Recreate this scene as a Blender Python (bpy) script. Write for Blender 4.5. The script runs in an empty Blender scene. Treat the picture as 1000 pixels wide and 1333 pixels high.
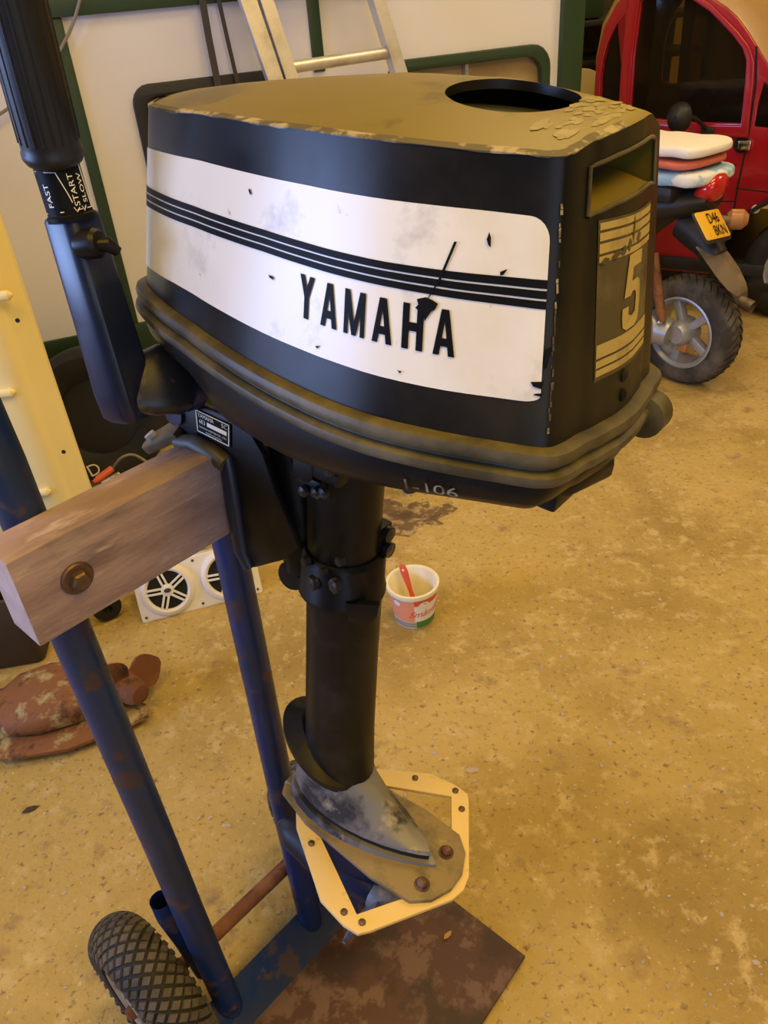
import bpy, bmesh, math, random
import numpy as np
from mathutils import Vector, Matrix
random.seed(7)
S = bpy.context.scene
C = bpy.context.collection
R = math.radians

# ------------------------------------------------------------------ camera
F, NAD, H = 1040.0, (133.0, 1540.0), 1.3          # focal length in px of a 1000x1333 frame, nadir direction, eye height
_n = np.array([NAD[0], NAD[1], F]); _n /= np.linalg.norm(_n); _up = -_n
_fw = np.array([0, 0, 1.0]); _fw -= _fw.dot(_up)*_up; _fw /= np.linalg.norm(_fw)
_rt = np.cross(_fw, _up); _rt = _rt if _rt[0] > 0 else -_rt
CR = np.array([_rt, _fw, _up])
EYE = np.array([0, 0, H])
cam = bpy.data.cameras.new('camera'); camo = bpy.data.objects.new('camera', cam); C.objects.link(camo)
_x, _y, _z = CR@[1, 0, 0], CR@[0, -1, 0], CR@[0, 0, -1]
camo.matrix_world = Matrix(((_x[0], _y[0], _z[0], 0), (_x[1], _y[1], _z[1], 0), (_x[2], _y[2], _z[2], H), (0, 0, 0, 1)))
cam.sensor_fit = 'VERTICAL'; cam.sensor_height = 36; cam.sensor_width = 36
cam.lens = F/1333*36; cam.clip_start = .02
S.camera = camo

# ------------------------------------------------------------------ light
S.view_settings.view_transform = 'Standard'; S.view_settings.look = 'None'; S.view_settings.gamma = 1
S.view_settings.use_curve_mapping = False
S.view_settings.exposure = -0.1
W = bpy.data.worlds.new('world'); S.world = W; W.use_nodes = True
W.node_tree.nodes['Background'].inputs[0].default_value = (.72, .78, 1, 1)
W.node_tree.nodes['Background'].inputs[1].default_value = .02
def area(name, loc, target, size, sizey, power, col):
    l = bpy.data.lights.new(name, 'AREA'); l.shape = 'RECTANGLE'; l.size = size; l.size_y = sizey
    l.energy = power; l.color = col
    o = bpy.data.objects.new(name, l); C.objects.link(o); o.location = loc
    o.rotation_euler = (Vector(target)-Vector(loc)).to_track_quat('-Z', 'Y').to_euler()
    return o
area('ceiling_lamp_light', (.9, -.3, 2.65), (.7, .4, 0), 1.0, 1.0, 38, (1, .60, .04))
area('ceiling_lamp_light', (-.8, .2, 2.65), (-.6, .5, 0), .8, .8, 19, (1, .60, .04))
area('ceiling_lamp_light', (.7, 2.0, 2.65), (.6, 2.1, 0), .9, .5, 22, (1, .70, .30))
area('ceiling_lamp_light', (2.6, 2.3, 2.65), (2.1, 2.5, 0), .9, .9, 22, (1, .78, .52))
area('ceiling_lamp_light', (2.2, 4.9, 2.65), (2.1, 5.2, 0), .7, .7, 24, (1, .66, .10))
area('window_daylight', (-4.3, -.1, 1.35), (.2, 1.0, 1.1), 2.6, 1.5, 260, (.36, .52, 1))
area('doorway_daylight', (.9, -2.6, 1.3), (.2, 2.0, 1.0), 2.2, 1.9, 27, (.62, .74, 1))

# ------------------------------------------------------------------ helpers
def at(px, py, z=None, depth=None, origin=None, normal=None):
    """a photo point carried out to a height, a depth or a plane"""
    r = CR@np.array([px-500, py-666.5, F])
    if z is not None: t = (z-H)/r[2]
    elif depth is not None: t = depth/F
    else: t = np.dot(normal, np.array(origin)-EYE)/np.dot(normal, r)
    return EYE+t*r

class Frame:
    """a local frame: o + columns x, y, z"""
    def __init__(s, o, M): s.o = np.array(o, float); s.M = np.array(M, float)
    def w(s, p): return s.o+s.M@np.array(p, float)
    def l(s, p): return s.M.T@(np.array(p, float)-s.o)
    def at(s, px, py, axis, val):
        nrm = s.M[:, axis]; q = at(px, py, origin=s.o+nrm*val, normal=nrm); return s.l(q)
    def mat(s):
        m = Matrix.Identity(4)
        for i in range(3):
            for j in range(3): m[i][j] = s.M[i][j]
            m[i][3] = s.o[i]
        return m
def yawframe(o, deg):
    c, s = math.cos(R(deg)), math.sin(R(deg)); return Frame(o, [[c, -s, 0], [s, c, 0], [0, 0, 1]])

def thing(name, label, cat, frame=None, group=None):
    o = bpy.data.objects.new(name, None); C.objects.link(o); o.empty_display_size = .05
    if frame is not None: o.matrix_world = frame.mat()
    o['label'] = label; o['category'] = cat
    if group: o['group'] = group
    return o
def tag(o, label, cat, group=None):
    o['label'] = label; o['category'] = cat
    if group: o['group'] = group
    return o

class MB:
    def __init__(s): s.v = []; s.f = []
    def add(s, v, f):
        n = len(s.v); s.v += [tuple(map(float, p)) for p in v]; s.f += [tuple(i+n for i in q) for q in f]; return s
    def xf(s, M, n0=0):
        s.v = s.v[:n0]+[tuple(M@Vector(p)) for p in s.v[n0:]]; return s
    def box(s, c, d, bev=0, M=None):
        bm = bmesh.new(); bmesh.ops.create_cube(bm, size=1)
        for v in bm.verts: v.co = Vector((v.co.x*d[0], v.co.y*d[1], v.co.z*d[2]))
        if bev: bmesh.ops.bevel(bm, geom=list(bm.edges), offset=bev, segments=2, affect='EDGES', profile=.6)
        bm.verts.index_update()
        vs = [v.co.copy() for v in bm.verts]; fs = [[v.index for v in f.verts] for f in bm.faces]; bm.free()
        if M is not None: vs = [M@p for p in vs]
        return s.add([(p[0]+c[0], p[1]+c[1], p[2]+c[2]) for p in vs], fs)
    def loft(s, secs, cap=True, closed=True):
        n = len(secs[0]); v = [p for q in secs for p in q]; f = []
        for i in range(len(secs)-1):
            for j in range(n if closed else n-1):
                a = i*n+j; b = i*n+(j+1) % n; f.append((a, b, b+n, a+n))
        if cap: f.append(tuple(range(n))[::-1]); f.append(tuple(range((len(secs)-1)*n, len(secs)*n)))
        return s.add(v, f)
    def tube(s, pts, rad, n=16, cap=True, ry=None):
        pts = [Vector(p) for p in pts]; rads = rad if isinstance(rad, (list, tuple)) else [rad]*len(pts)
        secs = []; up = None
        for i, p in enumerate(pts):
            t = (pts[min(i+1, len(pts)-1)]-pts[max(i-1, 0)])
            if t.length < 1e-9: t = pts[-1]-pts[0]
            t.normalize()
            if up is None: up = t.orthogonal().normalized()
            up = (up-t*up.dot(t)).normalized(); w = t.cross(up)
            secs.append([p+(up*math.cos(2*math.pi*k/n)+w*math.sin(2*math.pi*k/n))*rads[i] for k in range(n)])
        return s.loft(secs, cap)
    def lathe(s, prof, n=32, c=(0, 0, 0), axis='z', M=None, ring=False):
        v = []; f = []
        for r, z in prof:
            for k in range(n):
                a = 2*math.pi*k/n; p = Vector((r*math.cos(a), r*math.sin(a), z))
                if axis == 'y': p = Vector((p.x, p.z, p.y))
                if axis == 'x': p = Vector((p.z, p.x, p.y))
                if M is not None: p = M@p
                v.append((p[0]+c[0], p[1]+c[1], p[2]+c[2]))
        m = len(prof)
        for i in range(m-1):
            for k in range(n): f.append((i*n+k, i*n+(k+1) % n, (i+1)*n+(k+1) % n, (i+1)*n+k))
        if ring:
            for k in range(n): f.append(((m-1)*n+k, (m-1)*n+(k+1) % n, (k+1) % n, k))
        else:
            if prof[0][0] > .0006: f.append(tuple(range(n))[::-1])
            if prof[-1][0] > .0006: f.append(tuple(range((m-1)*n, m*n)))
        return s.add(v, f)
    def plate(s, polys, th, bev=0, M=None):
        """flat plate with holes, outline in XY, thickness along Z, centred"""
        cu = bpy.data.curves.new('outline', 'CURVE'); cu.dimensions = '2D'; cu.fill_mode = 'BOTH'
        cu.extrude = max(th/2-bev, 0); cu.bevel_depth = bev; cu.bevel_resolution = 1
        for q in polys:
            sp = cu.splines.new('POLY'); sp.points.add(len(q)-1); sp.use_cyclic_u = True
            for i, p in enumerate(q): sp.points[i].co = (p[0], p[1], 0, 1)
        if bev: cu.offset = -bev
        return s._from(cu, M)
    def text(s, txt, size, M=None, extrude=0):
        cu = bpy.data.curves.new('lettering', 'FONT'); cu.body = txt; cu.size = size; cu.extrude = extrude
        cu.align_x = 'CENTER'; cu.align_y = 'CENTER'; cu.resolution_u = 3
        return s._from(cu, M)
    def _from(s, cu, M):
        ob = bpy.data.objects.new('outline', cu); C.objects.link(ob)
        dg = bpy.context.evaluated_depsgraph_get(); me = bpy.data.meshes.new_from_object(ob.evaluated_get(dg))
        vs = [v.co.copy() for v in me.vertices]; fs = [tuple(p.vertices) for p in me.polygons]
        bpy.data.objects.remove(ob); bpy.data.curves.remove(cu); bpy.data.meshes.remove(me)
        if M is not None: vs = [M@p for p in vs]
        return s.add(vs, fs)
    def build(s, name, mat, parent=None, smooth=38, sub=0, mats=None, fmat=None):
        me = bpy.data.meshes.new(name); me.from_pydata(s.v, [], s.f)
        bm = bmesh.new(); bm.from_mesh(me); bmesh.ops.remove_doubles(bm, verts=bm.verts, dist=1e-6)
        bmesh.ops.recalc_face_normals(bm, faces=bm.faces); bm.to_mesh(me); bm.free()
        for m in (mats or [mat]): me.materials.append(m)
        if fmat:
            for p in me.polygons: p.material_index = fmat(p)
        if smooth:
            me.polygons.foreach_set('use_smooth', [True]*len(me.polygons)); me.set_sharp_from_angle(angle=R(smooth))
        o = bpy.data.objects.new(name, me); C.objects.link(o)
        if parent is not None: o.parent = parent
        if sub:
            md = o.modifiers.new('sub', 'SUBSURF'); md.levels = md.render_levels = sub
        return o
def box(name, c, d, m, parent=None, bev=0, M=None): return MB().box(c, d, bev, M).build(name, m, parent)
def basis(o, x, y):
    x = Vector(x).normalized(); z = x.cross(Vector(y)).normalized(); y = z.cross(x); o = Vector(o)
    return Matrix(((x.x, y.x, z.x, o.x), (x.y, y.y, z.y, o.y), (x.z, y.z, z.z, o.z), (0, 0, 0, 1)))
def arc(cx, cy, r, a0, a1, n=8): return [(cx+r*math.cos(R(a0+(a1-a0)*i/n)), cy+r*math.sin(R(a0+(a1-a0)*i/n))) for i in range(n+1)]
def rrect(x0, y0, x1, y1, r, n=5):
    return arc(x1-r, y1-r, r, 0, 90, n)+arc(x0+r, y1-r, r, 90, 180, n)+arc(x0+r, y0+r, r, 180, 270, n)+arc(x1-r, y0+r, r, 270, 360, n)
def smoothpath(pts, n=8):
    P = [Vector(p) for p in pts]; out = []
    for i in range(len(P)-1):
        a = P[max(i-1, 0)]; b = P[i]; c = P[i+1]; d = P[min(i+2, len(P)-1)]
        for k in range(n):
            t = k/n; out.append(.5*((2*b)+(c-a)*t+(2*a-5*b+4*c-d)*t*t+(3*b-a-3*c+d)*t**3))
    return out+[P[-1]]

# ------------------------------------------------------------------ materials
def mat(name, col, rough=.5, metal=0, layers=(), bump=None, spec=.5, coat=0, scale=1.0):
    """layers: (colour, noise scale, threshold, softness[, roughness, detail]) patches of another colour laid over the base"""
    m = bpy.data.materials.new(name); m.use_nodes = True; nt = m.node_tree; b = nt.nodes['Principled BSDF']
    b.inputs['Roughness'].default_value = rough; b.inputs['Metallic'].default_value = metal
    b.inputs['Specular IOR Level'].default_value = spec
    if coat: b.inputs['Coat Weight'].default_value = coat; b.inputs['Coat Roughness'].default_value = .08
    b.inputs['Base Color'].default_value = (*col, 1)
    if layers or bump:
        tc = nt.nodes.new('ShaderNodeTexCoord'); mp = nt.nodes.new('ShaderNodeMapping'); mp.inputs['Scale'].default_value = (scale,)*3 if not isinstance(scale, tuple) else scale
        nt.links.new(tc.outputs['Object'], mp.inputs[0])
    csock = None; rsock = None
    for i, L in enumerate(layers):
        col2, sc, th, soft = L[:4]; r2 = L[4] if len(L) > 4 else None; det = L[5] if len(L) > 5 else 6
        no = nt.nodes.new('ShaderNodeTexNoise'); no.inputs['Scale'].default_value = sc; no.inputs['Detail'].default_value = det; no.inputs['Roughness'].default_value = .62
        nt.links.new(mp.outputs[0], no.inputs['Vector'])
        off = nt.nodes.new('ShaderNodeVectorMath'); off.operation = 'ADD'; off.inputs[1].default_value = (i*3.7, i*1.9, i*5.3)
        nt.links.new(mp.outputs[0], off.inputs[0]); nt.links.new(off.outputs[0], no.inputs['Vector'])
        mr = nt.nodes.new('ShaderNodeMapRange'); mr.inputs['From Min'].default_value = th-soft; mr.inputs['From Max'].default_value = th+soft
        nt.links.new(no.outputs['Fac'], mr.inputs['Value'])
        mx = nt.nodes.new('ShaderNodeMix'); mx.data_type = 'RGBA'; mx.inputs['B'].default_value = (*col2, 1)
        # index by socket identity for the colour flavour
        A, B, FAC = mx.inputs[6], mx.inputs[7], mx.inputs[0]
        B.default_value = (*col2, 1); A.default_value = (*col, 1)
        if csock: nt.links.new(csock, A)
        nt.links.new(mr.outputs[0], FAC); csock = mx.outputs[2]
        if r2 is not None:
            rx = nt.nodes.new('ShaderNodeMix'); rx.inputs[2].default_value = rough; rx.inputs[3].default_value = r2
            if rsock: nt.links.new(rsock, rx.inputs[2])
            nt.links.new(mr.outputs[0], rx.inputs[0]); rsock = rx.outputs[0]
    if csock: nt.links.new(csock, b.inputs['Base Color'])
    if rsock: nt.links.new(rsock, b.inputs['Roughness'])
    if bump:
        no = nt.nodes.new('ShaderNodeTexNoise'); no.inputs['Scale'].default_value = bump[0]; no.inputs['Detail'].default_value = 8
        nt.links.new(mp.outputs[0], no.inputs['Vector'])
        bu = nt.nodes.new('ShaderNodeBump'); bu.inputs['Strength'].default_value = bump[1]; bu.inputs['Distance'].default_value = bump[2]
        nt.links.new(no.outputs['Fac'], bu.inputs['Height']); nt.links.new(bu.outputs[0], b.inputs['Normal'])
    return m
M = {}
M['floor'] = mat('concrete floor', (.475, .35, .115), .85, layers=[((.54, .40, .155), 1.3, .52, .14), ((.34, .24, .075), 2.6, .56, .12), ((.56, .43, .20), 26, .60, .07), ((.30, .21, .11), 11, .66, .06), ((.25, .17, .09), 75, .62, .05), ((.64, .54, .38), 90, .66, .04)], bump=(55, .45, .010), spec=.25)
M['wall'] = mat('yellow wall', (.78, .62, .16), .8, layers=[((.70, .54, .12), 4, .55, .1)])
M['ceil'] = mat('cream ceiling', (.75, .66, .42), .8)
M['black'] = mat('black engine paint', (.006, .006, .007), .40, spec=.26, layers=[((.022, .02, .018), 14, .60, .10, .5), ((.30, .28, .24), 46, .76, .02, .6)], bump=(120, .06, .002))
M['cowl'] = mat('black cowling paint', (.006, .006, .007), .34, spec=.26, layers=[((.022, .018, .012), 7, .56, .12, .44), ((.35, .32, .26), 40, .79, .02, .6)])
M['cowltop'] = mat('dusty cowling top with painted lamp sheen', (.165, .128, .017), .46, spec=.28, layers=[((.110, .084, .010), 7, .54, .015, .42, 12), ((.23, .185, .04), 34, .68, .02, .5)], bump=(30, .10, .002))  # dust and faded paint, with the warm overhead sheen mixed into the colour
M['edge'] = mat('bare worn edge', (.34, .29, .20), .6, layers=[((.085, .068, .03), 55, .45, .05)])
M['sticker'] = mat('sticker remnant', (.205, .162, .026), .46, layers=[((.165, .128, .017), 60, .50, .05)])
M['blackbolt'] = mat('black bolt', (.03, .03, .03), .45, .4, layers=[((.16, .14, .12), 60, .62, .06)])
M['dark'] = mat('dark cavity', (.006, .006, .006), .8)
M['white'] = mat('white decal', (.80, .79, .77), .38, layers=[((.50, .49, .49), 15, .65, .06), ((.68, .63, .50), 5, .62, .12), ((.42, .42, .43), 55, .72, .03)])
M['decalblack'] = mat('black decal print', (.005, .005, .006), .55, spec=.12)
M['gold'] = mat('faded gold decal print', (.44, .34, .13), .5, layers=[((.30, .23, .10), 30, .60, .08)])
M['golddark'] = mat('worn brown decal ground', (.075, .06, .032), .55, layers=[((.14, .115, .06), 25, .55, .1), ((.03, .024, .015), 40, .62, .04)])
M['olive'] = mat('dusty rubber seal', (.045, .038, .02), .5, layers=[((.13, .11, .06), 18, .56, .12, .6)], bump=(60, .2, .002))
M['rubber'] = mat('black rubber grip', (.008, .008, .011), .45, bump=(200, .1, .001))
M['blueblk'] = mat('blue black enamel', (.008, .014, .048), .34, layers=[((.015, .018, .035), 12, .6, .1, .5), ((.4, .42, .46), 60, .80, .015, .6)])
M['elbow'] = mat('worn bronze showing through black', (.012, .014, .022), .38, layers=[((.17, .11, .05), 16, .60, .05, .5)], bump=(60, .1, .001))
M['grey'] = mat('worn grey lower unit', (.20, .20, .22), .55, .3, layers=[((.035, .04, .06), 12, .52, .05, .5), ((.34, .31, .27), 30, .62, .05, .6)], bump=(60, .2, .002))
M['plate'] = mat('corroded brown alloy plate', (.24, .185, .11), .6, .2, layers=[((.13, .11, .075), 18, .55, .06), ((.33, .28, .18), 40, .64, .04)], bump=(70, .25, .002))
M['yellow'] = mat('cream fin frame', (.72, .55, .27), .55, layers=[((.45, .32, .14), 30, .66, .04), ((.18, .10, .05), 16, .75, .02)], bump=(60, .1, .001))
M['rust'] = mat('rust', (.17, .065, .028), .8, layers=[((.28, .12, .045), 14, .54, .08), ((.07, .03, .018), 22, .6, .06)], bump=(70, .5, .003))
M['rustplate'] = mat('rusted toe plate', (.080, .034, .030), .62, layers=[((.155, .092, .082), 24, .53, .03, .7, 12), ((.04, .02, .017), 7, .53, .04, .6, 10), ((.30, .26, .22), 90, .74, .02)], bump=(70, .4, .002))
M['bluepaint'] = mat('chipped blue tube paint', (.004, .026, .115), .36, layers=[((.012, .024, .065), 9, .53, .08, .5), ((.06, .035, .035), 22, .60, .03, .7), ((.12, .05, .03), 13, .69, .02, .8), ((.22, .22, .26), 70, .74, .02, .7)], bump=(60, .2, .002))
M['wood'] = mat('weathered pinkish timber', (.37, .27, .28), .8, layers=[((.27, .185, .19), 20, .52, .12), ((.085, .065, .08), 7, .60, .06), ((.47, .36, .36), 40, .63, .06)], bump=(60, .5, .004), scale=(.35, 1.6, 1.6))
M['endgrain'] = mat('pale sawn end grain', (.52, .40, .36), .8, layers=[((.42, .30, .26), 30, .5, .1)], bump=(90, .3, .002))
M['tyre'] = mat('dusty tyre rubber', (.035, .033, .032), .75, layers=[((.115, .10, .085), 14, .50, .12)], bump=(90, .3, .003))
M['tyre2'] = mat('black tyre rubber', (.009, .009, .009), .7, layers=[((.024, .022, .02), 10, .6, .12)], bump=(90, .3, .003))
M['steel'] = mat('dull steel', (.42, .42, .44), .45, .8, layers=[((.22, .18, .15), 40, .6, .08, .6)])
M['bolt'] = mat('dark rusty bolt steel', (.12, .095, .085), .5, .7, layers=[((.2, .11, .07), 60, .55, .1)])
M['alu'] = mat('aluminium ladder', (.66, .64, .62), .42, .6, layers=[((.5, .46, .40), 12, .56, .1), ((.35, .3, .25), 60, .7, .04)])
M['cvwhite'] = mat('white caravan skin', (.74, .74, .84), .5, layers=[((.69, .69, .77), 2, .5, .2)])
M['cvgreen'] = mat('dark green trim', (.018, .045, .020), .45)
M['winblack'] = mat('black window rubber', (.012, .013, .016), .55)
M['tan'] = mat('tan blind behind the pane', (.66, .54, .34), .6, layers=[((.56, .45, .27), 8, .55, .1)])
M['red'] = mat('red car paint', (.36, .008, .022), .28, coat=.6)
M['roofcream'] = mat('beige car roof', (.50, .33, .17), .35, coat=.4)
M['carglass'] = None
M['plastic'] = mat('black plastic', (.014, .014, .015), .5)
M['chrome'] = mat('chrome', (.75, .74, .74), .18, 1)
M['taillight'] = mat('red tail light lens', (.5, .01, .02), .15, coat=.6)
M['amber'] = mat('dusty orange indicator lens', (.42, .19, .07), .35)
M['plateyellow'] = mat('yellow number plate', (.85, .50, .03), .4)
M['towelw'] = mat('white towel cloth', (.85, .82, .80), .95, bump=(220, .5, .003))
M['towelr'] = mat('salmon towel cloth', (.62, .17, .11), .95, bump=(220, .5, .003))
M['towelb'] = mat('pale blue and white cloth', (.78, .82, .86), .95, layers=[((.30, .52, .75), 9, .52, .03)], bump=(220, .5, .003))
M['mud'] = mat('dusty brown plastic', (.16, .12, .075), .65, layers=[((.26, .2, .13), 12, .55, .1)])
M['exhaust'] = mat('dusty exhaust steel', (.15, .11, .10), .55, .5, layers=[((.25, .2, .16), 20, .56, .1)])
M['alloy'] = mat('scooter alloy', (.40, .43, .50), .4, .5)
M['cream'] = mat('glossy cream yellow gelcoat', (.90, .80, .45), .22, coat=.5, layers=[((.86, .72, .32), 1.5, .5, .15)])
M['spkwhite'] = mat('white speaker plastic', (.82, .81, .82), .4)
M['tubwhite'] = mat('white tub plastic', (.82, .78, .62), .42)
M['tubred'] = mat('red label print', (.72, .10, .06), .5)
M['tubpink'] = mat('salmon label print', (.80, .33, .20), .5)
M['tubgreen'] = mat('green label print', (.06, .22, .05), .5)
M['tubgrey'] = mat('grey label print', (.30, .30, .24), .5)
M['orange'] = mat('orange insulated grip', (.75, .14, .05), .4)
M['cable'] = mat('grey cable', (.22, .19, .15), .6)
M['strap'] = mat('dark brown webbing', (.06, .05, .045), .8)
M['stone'] = mat('pebble', (.40, .32, .24), .85, layers=[((.58, .50, .40), 3, .5, .2)])
M['stain'] = mat('oil soaked concrete', (.16, .10, .045), .6, layers=[((.42, .31, .15), 26, .53, .04), ((.09, .055, .03), 12, .55, .08)])
M['leaf'] = mat('dry leaf', (.42, .25, .09), .8)
M['brown'] = mat('dark oily brown', (.05, .035, .025), .6)
def glass(name, tint, keep, thru=(.9, .8, .65)):
    m = bpy.data.materials.new(name); m.use_nodes = True; nt = m.node_tree; b = nt.nodes['Principled BSDF']
    b.inputs['Base Color'].default_value = (*tint, 1); b.inputs['Roughness'].default_value = .05; b.inputs['Specular IOR Level'].default_value = .25
    t = nt.nodes.new('ShaderNodeBsdfTransparent'); t.inputs[0].default_value = (*thru, 1)
    x = nt.nodes.new('ShaderNodeMixShader'); x.inputs[0].default_value = keep
    nt.links.new(t.outputs[0], x.inputs[1]); nt.links.new(b.outputs[0], x.inputs[2])
    nt.links.new(x.outputs[0], nt.nodes['Material Output'].inputs['Surface']); return m
M['carglass'] = glass('dark tinted car glass', (.012, .010, .008), .62)
M['cvglass'] = glass('caravan window pane', (.05, .04, .03), .12, (.98, .96, .93))

# ------------------------------------------------------------------ the room
def struct(o): o['kind'] = 'structure'; return o
floor = struct(MB().box((0.4, 2.0, -.05), (9, 8.4, .1)).build('floor', M['floor'], smooth=0))
struct(MB().box((0.4, 2.0, 2.85), (9, 8.4, .1)).build('ceiling', M['ceil'], smooth=0))
wb = struct(MB().box((.4, 6.15, 1.4), (9, .1, 2.8)).build('wall_back', M['wall'], smooth=0))
struct(MB().box((4.85, 2.0, 1.4), (.1, 8.2, 2.8)).build('wall_right', M['wall'], smooth=0))
YZ = lambda x: Matrix(((0, 0, 1, x), (1, 0, 0, 0), (0, 1, 0, 0), (0, 0, 0, 1)))
struct(MB().plate([[(-2.2-.1, 0), (6.1, 0), (6.1, 2.8), (-2.3-.1, 2.8)], [(-1.5, .86), (1.9, .86), (1.9, 2.1), (-1.5, 2.1)]], .12, 0, YZ(-3.1)).build('wall_left_added', M['wall'], smooth=0))  # unseen wall, added so its high sill shades the left floor from daylight
struct(MB().plate([[(-1.56, .80), (1.96, .80), (1.96, 2.16), (-1.56, 2.16)], [(-1.5, .86), (1.9, .86), (1.9, 2.1), (-1.5, 2.1)]], .16, .004, YZ(-3.1)).build('added_opening_trim_1', M['wall'], smooth=0))  # frame round the added opening, also out of view
# ------------------------------------------------------------------ outboard motor
def rot(yaw, tilt, rl):
    cy, sy, ct, st, cr, sr = math.cos(yaw), math.sin(yaw), math.cos(tilt), math.sin(tilt), math.cos(rl), math.sin(rl)
    return np.array([[cy, -sy, 0], [sy, cy, 0], [0, 0, 1]])@np.array([[ct, 0, st], [0, 1, 0], [-st, 0, ct]])@np.array([[1, 0, 0], [0, cr, -sr], [0, sr, cr]])
E = Frame((-.006, .622, 1.065), rot(-.679, .107, -.101))     # x aft, y away, z up; origin on the leg's axis at the cowling's lower edge
def ed(px, py, d): return Vector(E.l(at(px, py, depth=d)))
def ep(px, py, ax, v): return Vector(E.at(px, py, ax, v))
motor = thing('outboard_motor', 'large black two-stroke outboard motor with white striped side panel clamped to the timber beam', 'outboard motor', E)

HALF = [(-.204, 0), (-.203, .018), (-.200, .036), (-.195, .051), (-.182, .063), (-.15, .0775), (-.12, .0885), (-.09, .097), (-.065, .105), (-.022, .1165), (.016, .1245), (.047, .1285),
        (.075, .1305), (.111, .128), (.153, .116), (.185, .1025), (.203, .0945), (.2105, .089), (.2135, .083), (.2155, .073), (.217, .0565), (.2195, .046), (.2215, .03), (.2235, .015), (.224, 0)]
def dens(h):
    out = []
    for p in smoothpath([(x, y, 0) for x, y in h], 3): out.append((p.x, p.y))
    return out
HD = dens(HALF)
near = [(x, -y) for x, y in HD]                       # nose -> rear centre along the near side
RING = near+[(x, y) for x, y in HD[::-1]][1:-1]       # closed outline
ARC = [0.0]
for a, b in zip(near, near[1:]): ARC.append(ARC[-1]+math.dist(a, b))
XF, XR = -.2, .212
def lev(x, y, z, off=0):
    k = z/.16; xf = XF+.012*k; xr = XR-.030*k
    return (xf+(x-XF)/(XR-XF)*(xr-xf), y*(1-.17*k), z)
def zedge(x): return float(np.interp(x, [-.2, -.15, -.06, .03, .1, .2], [.138, .143, .150, .156, .159, .161]))
def crown(x): return float(np.interp(x, [-.2, -.1, 0, .08, .15, .19], [.010, .020, .027, .027, .022, .017]))
HOLE = (.107, 0); HR = .0425
HWX = [(-.2, .05), (-.12, .075), (-.06, .092), (0, .103), (.07, .107), (.11, .102), (.15, .090), (.18, .078), (.2, .078)]
def ztop(x, y):
    h = float(np.interp(x, [p[0] for p in HWX], [p[1] for p in HWX])); yc = .42*h
    u = (yc-y)/(h+yc) if y < yc else (y-yc)/(h-yc)
    return zedge(x)+crown(x)*(1-min(u, 1)**1.6)
def ring_at(v, inset=0):
    out = []
    for x, y in RING:
        q0 = lev(x, y, zedge(x)); z = v*ztop(q0[0], q0[1]); p = lev(x, y, z)
        if inset:
            q = Vector((p[0], p[1])); d = (Vector((.02, 0))-q); d.normalize(); q += d*inset; p = (q.x, q.y, z)
        out.append(p)
    return out
cw = MB(); N = len(RING)
VL = [0, .12, .28, .45, .62, .775, .85, .925, .975, .995]
levels = [ring_at(v) for v in VL]
edge = ring_at(1.003, .0045)
cw.v = [p for L in levels+[edge] for p in L]
NL = len(levels)+1
# the intake opening on the rear face
def is_open(i, j):
    if VL[i] < .77 or VL[i] > .9: return False
    ya = RING[j][1]; yb = RING[(j+1) % N][1]; x = RING[j][0]
    return x > .2139 and min(ya, yb) > -.0665 and max(ya, yb) < .0665
opened = set()
for i in range(NL-1):
    for j in range(N):
        if i < len(VL)-1 and is_open(i, j): opened.add((i, j)); continue
        a = i*N+j; b = i*N+(j+1) % N; cw.f.append((a, b, b+N, a+N))
side_faces = len(cw.f)
# crowned top down to the round starter opening
base = len(cw.v)-N; prev = base; K = 9
for k in range(1, K+1):
    t = k/K; t = t**.8; start = len(cw.v)
    for p in edge:
        a = math.atan2(p[1]-HOLE[1], p[0]-HOLE[0]); hx = HOLE[0]+HR*math.cos(a); hy = HOLE[1]+HR*math.sin(a)
        x = p[0]+(hx-p[0])*t; y = p[1]+(hy-p[1])*t; cw.v.append((x, y, ztop(x, y)+(p[2]-ztop(p[0], p[1]))*(1-t)))
    for j in range(N): cw.f.append((prev+j, prev+(j+1) % N, start+(j+1) % N, start+j))
    prev = start
start = len(cw.v)
for p in cw.v[prev:prev+N]: cw.v.append((p[0], p[1], p[2]-.006))
for j in range(N): cw.f.append((prev+j, prev+(j+1) % N, start+(j+1) % N, start+j))
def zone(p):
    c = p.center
    if p.normal.z > .55 and c.z > .13: return 1  # upward faces take the colour with the painted sheen
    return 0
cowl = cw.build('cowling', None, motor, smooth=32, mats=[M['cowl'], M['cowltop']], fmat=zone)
# dark inside of the opening and the flywheel below it
MB().lathe([(.001, .118), (.062, .118), (.066, .13), (.06, .168)], 40, (HOLE[0], HOLE[1], 0)).build('starter_well', M['dark'], cowl)
MB().lathe([(.001, .128), (.02, .128), (.022, .124), (.04, .124), (.042, .119)], 32, (HOLE[0], HOLE[1], 0)).build('flywheel_hub', M['black'], cowl)
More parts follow.
